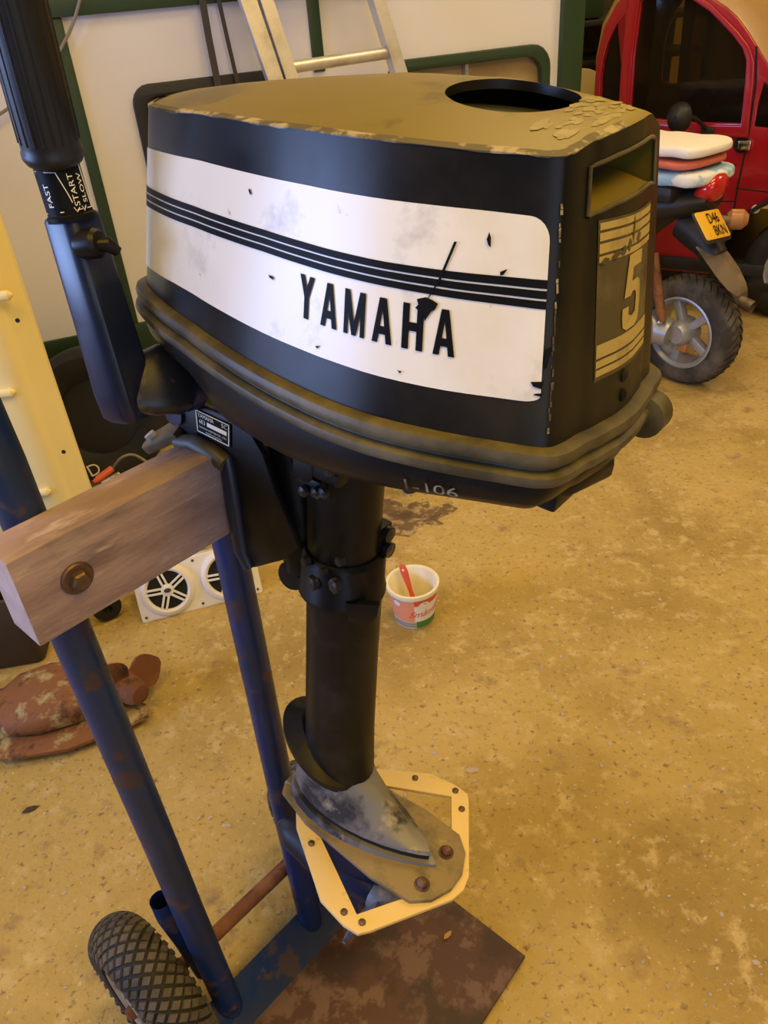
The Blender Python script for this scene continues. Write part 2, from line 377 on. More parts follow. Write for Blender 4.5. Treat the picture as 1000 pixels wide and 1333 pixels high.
# recess behind the rear intake
js = sorted({j for i, j in opened}); iz = sorted({i for i, j in opened})
lo, hi = iz[0], iz[-1]+1
seq = js+[js[-1]+1]
bot = [Vector(levels[lo][j % N]) for j in seq]; top = [Vector(levels[hi][j % N]) for j in seq]
rc = MB(); dx = Vector((-.055, 0, .004))
rc.loft([top, [p+dx for p in top]], cap=False, closed=False)
rc.loft([bot, [p+dx+Vector((0, 0, .006)) for p in bot]], cap=False, closed=False)
rc.loft([[p+dx for p in top], [p+dx+Vector((0, 0, .006)) for p in bot]], cap=False, closed=False)
for q in (0, -1): rc.add([bot[q], top[q], top[q]+dx, bot[q]+dx+Vector((0, 0, .006))], [(0, 1, 2, 3)])
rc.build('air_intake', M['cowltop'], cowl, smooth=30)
rim = MB(); lp = bot+top[::-1]
rim.tube([p+Vector((.0008, 0, 0)) for p in lp+[lp[0]]], .0013, 8, cap=False); rim.build('intake_lip', M['olive'], cowl)
# worn bright edge along the top of the near side
ew = MB(); rr = random.Random(3); wv = []
for j in range(4, 70):
    a, b = Vector(levels[-1][j]), Vector(edge[j]); n_ = Vector((RING[j][1], -RING[j][0], 0)); 
    w_ = .0002+.0010*rr.random()**3+(.0014 if 10 < j < 18 else 0)*rr.random()+(.002 if j > 65 else 0)*rr.random()
    wv.append([a+Vector((0, -.0006, -w_)), a+Vector((0, -.0007, .0002)), b+Vector((0, -.0002, .0008)), b+(b-a)*(.02+rr.random()**2*.25)+Vector((0, 0, .0009))])
ew.loft(wv, cap=False, closed=False)
ew.build('worn_edge', M['edge'], cowl, smooth=0)

sk_ = MB(); rr = random.Random(4)
for k in range(46):
    cx, cy = rr.uniform(.148, .178), rr.uniform(-.055, .032); s0_ = rr.uniform(.002, .006); n_ = 7
    sk_.add([(x, y, ztop(x, y)+.0002+k*4e-6) for x, y in ((cx+s0_*.7*rr.uniform(.5, 1.2)*math.cos(6.283*i/n_), cy+s0_*1.5*rr.uniform(.5, 1.2)*math.sin(6.283*i/n_)) for i in range(n_))], [tuple(range(n_))])
sk_.build('sticker_remnant', M['sticker'], cowl, smooth=0)['kind'] = 'stuff'
# decals: thin films lying on the cowling's near side
def onside(s, z, off=.0006):
    x = float(np.interp(s, ARC, [p[0] for p in near])); y = float(np.interp(s, ARC, [p[1] for p in near]))
    i = min(max(int(np.searchsorted(ARC, s))-1, 0), len(near)-2)
    tx, ty = near[i+1][0]-near[i][0], near[i+1][1]-near[i][1]; l = math.hypot(tx, ty)
    p = lev(x, y, z); return (p[0]+ty/l*off, p[1]-tx/l*off, p[2]+off*.15)
def s_of_x(xb):
    xs = [p[0] for p in near]; k = next(i for i in range(len(xs)) if xs[i] >= xb); 
    return ARC[k-1]+(ARC[k]-ARC[k-1])*(xb-xs[k-1])/(xs[k]-xs[k-1])
def s_of(x, z):
    k = z/.16; xf = XF+.012*k; xr = XR-.030*k; return s_of_x(XF+(x-xf)/(xr-xf)*(XR-XF))
S0, S1 = .0, s_of_x(.2062)
def strip(z0f, z1f, s0, s1, off, mb, corner=0):
    ss = sorted(set([s0, s1]+[a for a in ARC if s0 < a < s1]+[s1-corner*(1-math.cos(R(q))) for q in range(0, 91, 15)] if corner else [s0, s1]+[a for a in ARC if s0 < a < s1]))
    lo_, hi_ = [], []
    for s in ss:
        zt, zb = z1f(s), z0f(s)
        if corner and s > s1-corner:
            e = corner-math.sqrt(max(0, corner**2-(s-(s1-corner))**2)); zt -= e; zb += e*.35
        lo_.append(onside(s, zb, off)); hi_.append(onside(s, zt, off))
    mb.loft([lo_, hi_], cap=False, closed=False); return mb
fs = lambda pts: (lambda s: float(np.interp(s, [s_of(x, .08) if x > -.2 else 0 for x, z in pts], [z for x, z in pts])))
ptop = fs([(-.21, .106), (-.08, .119), (.038, .1255), (.115, .1285), (.156, .130), (.2, .1305)])
pbot = fs([(-.21, .013), (-.118, .0235), (-.046, .025), (.07, .0275), (.134, .0275), (.2, .0295)])
stop = fs([(-.21, .079), (.002, .092), (.098, .0945), (.143, .096), (.195, .0985)])
sbot = fs([(-.21, .063), (.002, .0785), (.098, .081), (.143, .0815), (.195, .0825)])
panel = strip(pbot, ptop, S0, S1, .0005, MB(), .012).build('side_decal', M['white'], cowl, smooth=60)
st = MB()
for f0, f1 in ((0, .30), (.37, .65), (.72, 1.0)):
    strip(lambda s: stop(s)+(sbot(s)-stop(s))*f1, lambda s: stop(s)+(sbot(s)-stop(s))*f0, S0, S1, .0009, MB()).build('decal_stripe', M['decalblack'], cowl, smooth=60)
def letter(ch):
    w = .32
    if ch == 'Y': return [[(0, 1), (w, 1), (.5+w/2, .5), (.5+w/2, 0), (.5-w/2, 0), (.5-w/2, .5)], [(.5-w/2, .5), (.5+w/2, .5), (1, 1), (1-w, 1)]]
    if ch == 'A': return [[(0, 0), (w*.9, 0), (.5+w*.10, .86), (.5+w*.55, 1), (.5-w*.55, 1)], [(1-w*.9, 0), (1, 0), (.5+w*.55, 1), (.5-w*.3, 1), (.5-w*.1, .86)], [(.2, .2), (.8, .2), (.76, .38), (.24, .38)]]
    if ch == 'M': return [[(-.08, 0), (w*.75-.08, 0), (w*.75-.08, 1), (-.08, 1)], [(1.08-w*.75, 0), (1.08, 0), (1.08, 1), (1.08-w*.75, 1)], [(-.08, 1), (.22, 1), (.62, 0), (.38, 0)], [(1.08, 1), (.78, 1), (.38, 0), (.62, 0)]]
    if ch == 'H': return [[(0, 0), (w, 0), (w, 1), (0, 1)], [(1-w, 0), (1, 0), (1, 1), (1-w, 1)], [(w, .41), (1-w, .41), (1-w, .60), (w, .60)]]
sL, sR = s_of(.0385, .06), s_of(.1475, .06); adv = (sR-sL-.0135)/5
for i, ch in enumerate('YAMAHA'):
    mb = MB()
    for k, poly in enumerate(letter(ch)):
        mb.add([onside(sL+adv*i+.0138*u, .0475+.0265*v+.0005*i/5, .0011+.00005*k) for u, v in poly], [tuple(range(len(poly)))])
    o = mb.build('decal_letter', M['decalblack'], cowl, smooth=0)
# gouges and chips on the panel
ch = MB()
def nick(pts, off=.0014):
    q = [onside(s_of(x, z), z, off) for x, z in pts]; ch.add(q, [tuple(range(len(q)))])
nick([(.1365, .112), (.138, .112), (.1335, .0905), (.1318, .0895)]); nick([(.1335, .0905), (.1318, .0895), (.128, .079), (.1288, .0795)])
nick([(.122, .0775), (.127, .0795), (.131, .0785), (.1345, .077), (.1335, .0735), (.1315, .072), (.129, .066), (.1275, .0695), (.1265, .0655), (.1245, .071), (.122, .0725), (.1235, .0745)])
nick([(.1535, .1195), (.1550, .1165), (.1560, .1115), (.1545, .1125), (.153, .1155)]); nick([(.1635, .0995), (.167, .1015), (.1655, .098), (.164, .0975)])
nick([(-.02, .1125), (-.0185, .1135), (-.0165, .111), (-.0175, .1095)]); nick([(.0075, .0655), (.0125, .0655), (.0135, .0635), (.009, .064)])
nick([(.057, .033), (.061, .0345), (.0595, .032)]); nick([(.118, .034), (.121, .034), (.1205, .0325)]); nick([(.197, .0345), (.2005, .0352), (.2005, .033), (.196, .0335)]); nick([(.193, .041), (.1995, .042), (.1995, .0375), (.195, .0385)])
nick([(.196, .06), (.1985, .062), (.199, .05), (.1975, .049)])
o = ch.build('paint_chips', M['decalblack'], cowl, smooth=0); o['kind'] = 'stuff'
wh = MB(); rr = random.Random(8); sA = s_of_x(.2105); z = .138
while z > .012:
    dz = rr.uniform(.002, .006); w0 = rr.uniform(.0004, .0017); o_ = rr.uniform(-.0006, .0006)
    if rr.random() < .72: wh.add([onside(sA+o_, z-dz, .0009), onside(sA+o_+w0, z-dz*.9, .0009), onside(sA+o_+w0*rr.uniform(.5, 1.2), z, .0009), onside(sA+o_-.0003, z-.0005, .0009)], [(0, 1, 2, 3)])
    z -= dz
wh.build('corner_scuffs', M['edge'], cowl, smooth=0)['kind'] = 'stuff'
# rear decal with its bars and the numeral
RS = [(y, x) for x, y in RING if x > .21]
def onrear(y, z, off=.0008):
    k = z/.16; y0 = y/(1-.17*k); pts = sorted(RS); x0 = float(np.interp(y0, [p[0] for p in pts], [p[1] for p in pts])); p = lev(x0, y0, z); return (p[0]+off, p[1], p[2]+off*.2)
def patch(y0, y1, zb, zt, off, mb, slope=0, n=8):
    ys = [y0+(y1-y0)*i/n for i in range(n+1)]
    mb.loft([[onrear(y, zb+slope*(y-y0), off) for y in ys], [onrear(y, zt+slope*(y-y0), off) for y in ys]], cap=False, closed=False); return mb
rear = patch(-.042, .046, .031, .126, .0005, MB()).build('rear_decal', M['golddark'], cowl, smooth=60)
for zb, zt in ((.1205, .1245), (.1145, .1190), (.1075, .1130), (.1025, .1060), (.0455, .054), (.0395, .0440), (.034, .0382)):
    patch(-.041, .0455, zb, zt, .0009, MB()).build('rear_decal_bar', M['gold'], cowl, smooth=60)
five = [(-.30, 1), (.5, 1), (.5, .82), (-.05, .82), (-.08, .64), (.2, .66), (.42, .60), (.5, .48), (.5, .18), (.42, .05), (.2, 0), (-.25, 0), (-.45, .06), (-.5, .2), (-.5, .32), (-.2, .32), (-.18, .2), (.0, .17), (.18, .2), (.2, .28), (.2, .42), (.14, .49), (-.02, .50), (-.12, .45), (-.44, .45)]
five = [(u+.06*(v-.5), v) for u, v in five]
MB().add([onrear(.006+.032*u, .0555+.046*v, .0012) for u, v in five], [tuple(range(len(five)))]).build('numeral_five', M['gold'], cowl, smooth=0)
bl = MB()
for (y, z, a, b) in ((-.035, .103, .006, .002), (-.022, .1045, .006, .0025), (-.012, .106, .005, .003), (-.004, .108, .003, .004), (.002, .1165, .0016, .009), (.012, .1105, .004, .003)):
    bl.add([onrear(y-a, z-b*.4, .0014), onrear(y, z-b, .0014), onrear(y+a, z+b*.3, .0014), onrear(y, z+b, .0014)], [(0, 1, 2, 3)])
bl.build('decal_wear', M['golddark'], cowl, smooth=0)['kind'] = 'stuff'
for z in (.0255, .012):
    p = onrear(-.001, z, 0); MB().lathe([(.0045, 0), (.0045, .0015), (.003, .003), (.0005, .0034)], 14, p, axis='x').build('rivet', M['black'], cowl)

# lower cover: ridged seal and pan
def off_ring(off, z, sx=1.0, deep=False):
    out = []; n = len(RING); z0 = z
    for i, (x, y) in enumerate(RING):
        a, b = RING[i-1], RING[(i+1) % n]; t = Vector((b[0]-a[0], b[1]-a[1])); t.normalize()
        if deep: z = -.0215+(z0+.0215)*float(np.interp(x, [-.2, -.105, -.06, .03, .10, .16, .22], [1, 1.1, 1.75, 1.55, 1.2, 1.0, .95]))
        out.append(((x+t.y*off)*sx, (y-t.x*off)*sx, z))
    return out
MB().loft([off_ring(o_, z) for o_, z in ((-.004, .002), (.004, .002), (.0085, .0005), (.0098, -.003), (.009, -.0075), (.0065, -.0095), (.0045, -.0102), (.0045, -.0118), (.007, -.0128), (.0105, -.0145), (.0112, -.018), (.0098, -.0212), (.005, -.0228), (0, -.023))]).build('cover_seal', M['olive'], motor, smooth=50)
pan = MB().loft([off_ring(.003, -.0215), off_ring(.004, -.030, deep=True), off_ring(.0015, -.039, deep=True), off_ring(-.006, -.047, deep=True), off_ring(-.020, -.053, .97, True), off_ring(-.045, -.057, .9, True)]).build('lower_pan', M['black'], motor, smooth=50)
tx = MB().text('1-106', .017)
sA = s_of(.082, 0)
o = MB(); o.f = tx.f
for v in tx.v:
    s = sA+.070+v[0]; x = float(np.interp(s, ARC, [p[0] for p in near])); y = float(np.interp(s, ARC, [p[1] for p in near])); t = (-.0375+v[1]*.7)
    offz = float(np.interp(t, [-.053, -.047, -.039, -.030, -.0215], [-.020, -.006, .0015, .004, .003])); o.v.append((x, y-offz-.0030, -.0215+(t+.0215)*float(np.interp(x, [-.2, -.105, -.06, .03, .10, .16, .22], [1, 1.1, 1.75, 1.55, 1.2, 1.0, .95]))))
o.build('chalk_mark', M['edge'], pan, smooth=0)
# latch lever under the rear and lugs
lt = ep(738, 632, 0, .205)
MB().plate([[(-.055, -.016), (.0, -.024), (.045, -.010), (.062, .012), (-.05, .016)]], .014, .003, basis((.196, -.03, -.046), (.5, .85, 0), (-.85, .5, 0))).build('latch_lever', M['black'], motor)
MB().box((.202, -.034, -.058), (.018, .034, .014), .003).build('latch_hook', M['black'], motor)
lg = ep(852, 536, 1, .045)
MB().lathe([(.012, -.012), (.016, -.010), (.016, .010), (.012, .012)], 20, (.226, .060, -.022), axis='y').build('cover_lug', M['olive'], motor)

# leg
def ell(cx, cy, z, rx, ry, n=28, tail=0, slope=0):
    out = []
    for k in range(n):
        a = 2*math.pi*k/n; c, s_ = math.cos(a), math.sin(a); x = rx*c; y = ry*s_
        if tail and c > 0: x = rx*c+tail*c**1.0; y = ry*s_*(1-.0*c)
        out.append((cx+x, cy+y, z+slope*(x)))
    return out
MB().loft([ell(-.006, 0, -.045, .062, .05), ell(-.006, 0, -.09, .055, .044), ell(-.006, 0, -.112, .044, .040), ell(-.006, 0, -.122, .039, .038)]).build('leg_neck', M['black'], motor, smooth=50)
leg = MB().loft([ell(-.007, 0, -.10, .036, .0365), ell(-.004, 0, -.23, .0355, .036), ell(-.002, 0, -.27, .0355, .036)]).build('exhaust_housing', M['black'], motor, smooth=50)
MB().loft([ell(-.004, 0, -.220, .0375, .0385), ell(-.003, 0, -.2245, .0405, .042), ell(-.003, 0, -.262, .0415, .0425), ell(-.003, 0, -.2655, .0435, .0445), ell(-.003, 0, -.2695, .0435, .0445), ell(-.003, 0, -.273, .040, .041)]).build('clamp_collar', M['black'], motor, smooth=40)
MB().loft([ell(0, 0, -.268, .0375, .0385), ell(.002, 0, -.36, .0385, .037), ell(.005, 0, -.46, .040, .0365), ell(.008, 0, -.53, .043, .036)]).build('leg_tube', M['black'], motor, smooth=50)
for px, py, r in ((411, 757, .0075), (440, 761, .0075), (447, 729, .005), (402, 729, .005), (425, 742, .004)):
    q = ep(px, py, 1, -.041); v = Vector((-.3, -.95, 0))
    MB().lathe([(r, 0), (r, .006), (r*.6, .0075), (.0005, .0075)], 6, q, M=v.to_track_quat('Z', 'Y').to_matrix()).build('collar_bolt', M['blackbolt'], motor, smooth=30)
q = ep(386, 745, 1, -.01)
MB().lathe([(.014, -.012), (.016, -.009), (.016, .009), (.014, .012)], 20, q, axis='y').build('pivot_lug', M['black'], motor)
q = ep(484, 795, 1, -.012)
MB().plate([[(-.016, .014), (.016, .016), (.015, .002), (.004, -.013), (-.012, -.008)]], .008, .0015, basis(q+Vector((-.004, -.010, 0)), (.85, .5, 0), (0, 0, 1))).build('collar_tab', M['black'], motor)
for px, py in ((499, 692), (499, 712)):
    q = ep(px, py, 1, .02); MB().lathe([(.006, -.012), (.006, .004), (.008, .004), (.008, .009), (.0005, .0095)], 10, q, axis='x').build('drain_bolt', M['blackbolt'], motor)
q = ep(494, 700, 1, .02); box('bolt_bracket', q, (.014, .02, .034), M['black'], motor, .002)
# neck castings below the pan
nk = MB()
for px, py, sx, sz in ((408, 628, .03, .018), (432, 612, .03, .02), (402, 606, .024, .03)):
    q = ep(px, py, 1, -.036); nk.box(q, (sx, .018, sz), .004)
nk.build('neck_casting', M['black'], motor)
for px, py in ((398, 638), (414, 640), (424, 640), (431, 612)):
    q = ep(px, py, 1, -.046); MB().lathe([(.0055, 0), (.0055, .004), (.003, .006), (.0005, .006)], 10, q, M=Vector((-.2, -1, -.2)).to_track_quat('Z', 'Y').to_matrix()).build('neck_bolt', M['blackbolt'], motor)

# splash plate, lower unit, anti-ventilation plate
def spl(n=36):
    top_, bot_ = [], []
    for k in range(n):
        a = 2*math.pi*k/n; x = (.068 if math.cos(a) < 0 else .046)*math.cos(a); y = .0475*math.sin(a); z = -.503-.40*x
        top_.append((x, y, z)); bot_.append((x, y, z-.006))
    ins = [(.004+(p[0]-.004)*.66, p[1]*.66, p[2]+.010) for p in top_]
    return [ins, top_, bot_, [(p[0]*.7, p[1]*.7, p[2]) for p in bot_]]
MB().loft(spl()).build('splash_plate', M['black'], motor, smooth=40)
def tear(x0, x1, w, z0, z1, n=24):
    out = []
    for k in range(n):
        a = 2*math.pi*k/n; c, s_ = math.cos(a), math.sin(a); t = (1-c)/2           # t: 0 aft .. 1 fore
        x = x1+(x0-x1)*t; y = w*s_*(t**.35 if t > 0 else 0)*1.15*(1 if t < .75 else 1); out.append((x, y, z1+(z0-z1)*t))
    return out
lu = MB().loft([tear(-.036, .060, .037, -.475, -.525), tear(-.040, .078, .038, -.515, -.545), tear(-.046, .115, .040, -.545, -.567), tear(-.050, .140, .041, -.561, -.573), tear(-.051, .143, .041, -.568, -.578)])
lu.build('lower_unit', M['grey'], motor, smooth=50)
MB().loft([tear(-.050, .140, .0375, -.567, -.577), tear(-.050, .140, .0375, -.580, -.590)]).build('lower_unit_joint', M['dark'], motor, smooth=40)
MB().loft([tear(-.054, .150, .043, -.578, -.588), tear(-.056, .152, .046, -.590, -.596)]).build('plate_root', M['grey'], motor, smooth=50)
pl = [(-.058, .02), (-.05, .034), (0, .048), (.10, .056), (.150, .052), (.168, .036), (.178, .012), (.178, -.012), (.168, -.036), (.150, -.052), (.10, -.056), (0, -.048), (-.05, -.034), (-.058, -.02)]
av = MB().plate([pl], .006, .0012, Matrix.Translation((0, 0, -.594))).build('anti_ventilation_plate', M['plate'], motor)
for x, y in ((.150, .022), (.150, -.028)):
    MB().lathe([(.009, 0), (.009, .001), (.0062, .001), (.0062, .005), (.004, .007), (.0005, .0072)], 12, (x, y, -.591)).build('plate_bolt', M['rustplate'], av)
fo = [(-.035, .026), (-.008, .056), (.072, .108), (.108, .114), (.126, .112), (.134, .102), (.184, .018), (.188, 0), (.184, -.018), (.134, -.102), (.126, -.112), (.108, -.114), (.072, -.108), (-.008, -.056), (-.035, -.026)]
hole = [(.018, .046), (.112, .096), (.146, .042), (.135, .030), (.02, .03)]
fr = MB().plate([fo, hole, [(x, -y) for x, y in hole]], .005, .0008, Matrix.Translation((0, 0, -.600))).build('fin_frame', M['yellow'], motor)
for x, y in ((.062, .090), (.112, .106), (.132, .088), (.02, -.062), (.100, -.103), (.122, -.1)):
    MB().lathe([(.004, 0), (.004, .0015), (.002, .0028), (.0005, .003)], 10, (x, y, -.5975)).build('frame_screw', M['bolt'], fr)
# strut, gearcase, skeg, propeller under the plate
MB().loft([tear(-.05, .10, .028, -.60, -.60), tear(-.045, .09, .022, -.68, -.68), tear(-.04, .08, .018, -.72, -.72)]).build('gear_strut', M['blueblk'], motor, smooth=50)
MB().tube([(-.085, 0, -.715), (-.078, 0, -.715), (-.055, 0, -.715), (0, 0, -.715), (.05, 0, -.715), (.075, 0, -.715)], [.002, .012, .023, .029, .026, .022], 20).build('gear_case', M['blueblk'], motor)
MB().plate([[(-.04, -.73), (.05, -.73), (.06, -.80), (.04, -.81), (.0, -.78)]], .008, .001, Matrix(((1, 0, 0, 0), (0, 0, 1, 0), (0, 1, 0, 0), (0, 0, 0, 1)))).build('skeg', M['blueblk'], motor)
prop = MB().tube([(.075, 0, -.715), (.082, 0, -.715), (.105, 0, -.715), (.115, 0, -.715)], [.021, .023, .02, .008], 18).build('propeller_hub', M['grey'], motor)
def blade(a, c, rmax, wid, ax='x', pitch=.55):
    secs = []
    for i in range(8):
        t = i/7; r = .018+(rmax-.018)*t; w = wid*math.sin(math.pi*(.22+.74*t))*(.6+.6*t); w = max(w, .004)
        row = []
        for j in range(7):
            u = (j/6-.5)*2*w; tw = pitch*(1-.45*t); row.append(Vector((u*math.sin(tw), u*math.cos(tw), r)))
        secs.append(row)
    Mx = Matrix.Rotation(a, 4, 'X'); mb = MB()
    th = Vector((.002, 0, 0))
    mb.loft([[Mx@(p+th) for p in r_]+[Mx@(p-th) for p in r_[::-1]] for r_ in secs])
    mb.v = [(p[0]+c[0], p[1]+c[1], p[2]+c[2]) for p in mb.v]; return mb
for k in range(3): blade(R(92+120*k), (.086, 0, -.708), .076, .036).build('propeller_blade', M['grey'], motor, smooth=60)

# clamp bracket on the beam
BY = -.046
def bp(px, py, y=BY): q = E.at(px, py, 1, y); return (q[0], q[2])
XZ = Matrix(((1, 0, 0, 0), (0, 0, 1, BY), (0, 1, 0, 0), (0, 0, 0, 1)))
bo = [bp(*p) for p in ((228, 523), (262, 524), (300, 541), (326, 557), (346, 590), (362, 640), (393, 712), (372, 727), (334, 737), (322, 720), (312, 660), (301, 600), (290, 582), (240, 566))]
br = MB().plate([bo], .008, .0015, XZ).build('clamp_bracket', M['black'], motor)
fl = [bp(*p) for p in ((302, 592), (306, 612), (314, 665), (322, 716), (332, 738))]
MB().tube([(x-.003, BY-.004, z) for x, z in fl], [.007, .0085, .009, .008, .006], 12).build('bracket_flange', M['blueblk'], br)
hk = [bp(*p) for p in ((240, 571), (262, 573), (288, 588), (303, 600))]
MB().tube([(x, BY-.008, z) for x, z in hk], [.007, .0095, .0095, .0085], 12).build('bracket_hook', M['olive'], br)
q = bp(232, 536); MB().lathe([(.012, -.003), (.012, .001), (.007, .0015), (.006, -.001)], 18, (q[0], BY-.004, q[1]), axis='y').build('bracket_eye', M['blueblk'], br)
# maker's plate
ca, cb, cc, cd = [bp(*p, BY-.0055) for p in ((253, 531), (300, 553), (300, 583), (256, 561))]
tp = MB().add([(x, BY-.0052, z) for x, z in (ca, cb, cc, cd)], [(0, 1, 2, 3)]).build('data_plate', M['decalblack'], br, smooth=0)
def onplate(u, v, off): 
    a = Vector((ca[0], ca[1])); b = Vector((cb[0], cb[1])); d = Vector((cd[0], cd[1])); c_ = Vector((cc[0], cc[1]))
    p = (a*(1-u)+b*u)*(1-v)+(d*(1-u)+c_*u)*v; return (p.x, BY-.0052-off, p.y)
pf = MB()
for (u0, v0, u1, v1) in ((.03, .03, .97, .075), (.03, .925, .97, .97), (.03, .03, .055, .97), (.945, .03, .97, .97), (.34, .38, .9, .56)):
    pf.add([onplate(u0, v0, .0006), onplate(u1, v0, .0006), onplate(u1, v1, .0006), onplate(u0, v1, .0006)], [(0, 1, 2, 3)])
pf.build('plate_border', M['tubwhite'], tp, smooth=0)
def platetext(t, u, v, hgt, wid):
    mb = MB().text(t, 1); xs = [p[0] for p in mb.v]; ys = [p[1] for p in mb.v]; w = max(xs)-min(xs); h_ = max(ys)-min(ys)
    mb.v = [onplate(u+(p[0]-min(xs))/w*wid, v+hgt/2-(p[1]-min(ys))/h_*hgt, .0007) for p in mb.v]; return mb
pt = platetext('YAMAHA', .09, .2, .18, .45); 
for a in (('5C', .76, .2, .17, .15), ('6E3', .12, .46, .17, .17), ('YAMAHA MOTOR CO., LTD.', .1, .71, .09, .8), ('MADE IN JAPAN', .3, .86, .08, .45)):
    b = platetext(*a); pt.add(b.v, b.f)
pt.build('plate_lettering', M['tubwhite'], tp, smooth=0)
# swivel bracket between clamp and leg, with gaps
for (a, b, w) in (((374, 570), (402, 735), .044), ((388, 690), (412, 682), .012), ((386, 655), (408, 648), .014), ((380, 620), (406, 612), .02)):
    p, q_ = ep(*a, 1, -.004), ep(*b, 1, -.004); MB().tube([p, (p+q_)/2, q_], w*.55, 10).build('swivel_bracket', M['black'], motor)
# clamp screw handle at the front of the beam
q0, q1 = ed(203, 574, .80), ed(236, 556, .775)
ax = (q1-q0).normalized(); nz = Vector((0, -.25, 1)); nz = (nz-ax*nz.dot(ax)).normalized()
MB().plate([arc(0, 0, .015, 90, 270, 8)+[(.05, -.021), (.055, .021)]], .010, .002, basis(q0, ax, nz.cross(ax))).build('clamp_handle', M['olive'], motor)
MB().lathe([(.006, 0), (.006, .006), (.0005, .007)], 8, q0+nz*.004, M=nz.to_track_quat('Z', 'Y').to_matrix()).build('handle_screw', M['steel'], motor)

# tiller
tb, tt = ed(170, 535, .70), ed(93, 281, .625)
ax = (tt-tb).normalized(); vw = (Vector(E.l(EYE))-(tt+tb)/2).normalized(); sd = ax.cross(vw).normalized()
if (ed(200, 400, .66)-ed(100, 400, .66)).dot(sd) < 0: sd = -sd
fwd = sd.cross(ax); fwd = fwd if fwd.dot(vw) > 0 else -fwd
SEC = [(-.5, -.35), (-.5, -.12), (-.46, -.05), (-.2, .30), (-.08, .38), (.02, .39), (.10, .33), (.16, .22), (.46, .02), (.5, -.06), (.5, -.35), (.3, -.5), (-.3, -.5)]
def tsec(c, w): return [c+sd*(u*w)+fwd*(v*w) for u, v in SEC]
arm = MB().loft([tsec(tb-ax*.007, .038), tsec(tb-ax*.002, .0475), tsec(tb+ax*.02, .0505), tsec(tb.lerp(tt, .5), .0465), tsec(tt-ax*.002, .0425), tsec(tt, .040)]).build('tiller_arm', M['blueblk'], motor, smooth=40)
sl = [tt, tt+ax*.0405]
MB().tube([tt-ax*.003, tt+ax*.001, tt+ax*.002, tt+ax*.0405], [.0185, .0185, .0172, .0172], 36).build('throttle_sleeve', M['decalblack'], motor)
gb = tt+ax*.038; gt = ed(17, 0, .535); gt = gt+(gt-gb).normalized()*.05; ga = (gt-gb).normalized()
prof = [(.0, .0175), (.002, .0205), (.006, .0228), (.010, .0228), (.012, .0218), (.016, .0218)]
pts = [gb+ga*a for a, r in prof]+[gb+ga*(.05), gt]; rads = [r for a, r in prof]+[.0220, .0212]
MB().tube(pts, rads, 40).build('tiller_grip', M['rubber'], motor)
for k in range(20):
    a = 2*math.pi*k/20; up = ga.orthogonal().normalized(); ww = ga.cross(up); d = up*math.cos(a)+ww*math.sin(a)
    MB().tube([gb+ga*.018+d*.0214, gt+d*.0206], .0013, 6).build('grip_rib', M['rubber'], motor)
# throttle lettering on the sleeve
def onsleeve(u, v, rr_=.0177):   # u along axis 0..1, v angle from the facing direction (deg, + = right)
    return tt+ax*(.0025+.035*u)+(fwd*math.cos(R(v))+sd*math.sin(R(v)))*rr_
def sleevetext(t, v, u0, size):
    mb = MB().text(t, 1); xs = [p[0] for p in mb.v]; ys = [p[1] for p in mb.v]; w = max(xs)-min(xs)
    mb.v = [onsleeve(u0+(p[0]-min(xs))/w*size, v-(p[1])*20/1.0) for p in mb.v]; return mb
sm = sleevetext('FAST', -42, .18, .48)
for a in (('START', 24, .14, .66), ('SLOW', 50, .18, .60)): b = sleevetext(*a); sm.add(b.v, b.f)
sm.build('throttle_lettering', M['spkwhite'], motor, smooth=0)
lm = MB()
for path in ([(.06, -75), (.06, -20), (.06, 25), (.06, 60), (.06, 75)], [(.93, -70), (.88, -30), (.85, -8), (.42, 7), (.22, 12)], [(.97, 64), (.06, 72)], [(.12, 12), (.02, 18), (.10, 26)], [(.12, 34), (.02, 38), (.12, 46)]):
    lm.tube([onsleeve(u, v, .0175) for u, v in path], .0004, 5)
lm.build('throttle_scale', M['spkwhite'], motor, smooth=0)['kind'] = 'stuff'
# friction knob
kc = ed(121, 317, .622)
kd = (fwd*.6+sd*.75).normalized()
MB().lathe([(.0105, -.012), (.0115, -.008), (.0115, .004), (.009, .007), (.0005, .008)], 22, kc, M=kd.to_track_quat('Z', 'Y').to_matrix()).build('friction_knob', M['black'], motor)
MB().tube([kc+kd*.004+sd*-.006, kc+kd*.010+sd*.003-ax*.002, kc+kd*.008+sd*.0105-ax*.009], [.004, .006, .004], 12).build('knob_lever', M['black'], motor)
# elbow joining tiller to the pan
e0, e1, e2, e3 = ed(176, 500, .705), ed(203, 500, .710), ed(236, 500, .722), ed(262, 503, .735)
def esec(c, hw, hd):
    hx = (ed(200, 450, .71)-ed(200, 550, .71)).normalized(); dd = vw; out = []
    for k in range(24):
        a = 2*math.pi*k/24; ca, sa = math.cos(a), math.sin(a); pw_ = .55
        out.append(c+hx*(hw*math.copysign(abs(ca)**pw_, ca))+dd*(hd*math.copysign(abs(sa)**pw_, sa)))
    return out
up_ = (ed(200, 450, .71)-ed(200, 550, .71)).normalized()
MB().loft([esec(e0, .020, .016), esec(e0+up_*.001, .026, .020), esec(e1+up_*.004, .0315, .022), esec(e1.lerp(e2, .5)+up_*.005, .0315, .022), esec(e2, .027, .021), esec(e2.lerp(e3, .4), .021, .018), esec(e3, .017, .016)]).build('tiller_elbow', M['elbow'], motor, smooth=50)
for k in range(4):
    c_ = e2.lerp(e3, .30+.17*k); d_ = (e3-e2).normalized(); MB().tube([c_-d_*.0016, c_+d_*.0016], .0245-.0012*k, 24).build('hinge_washer', M['blueblk'], motor)

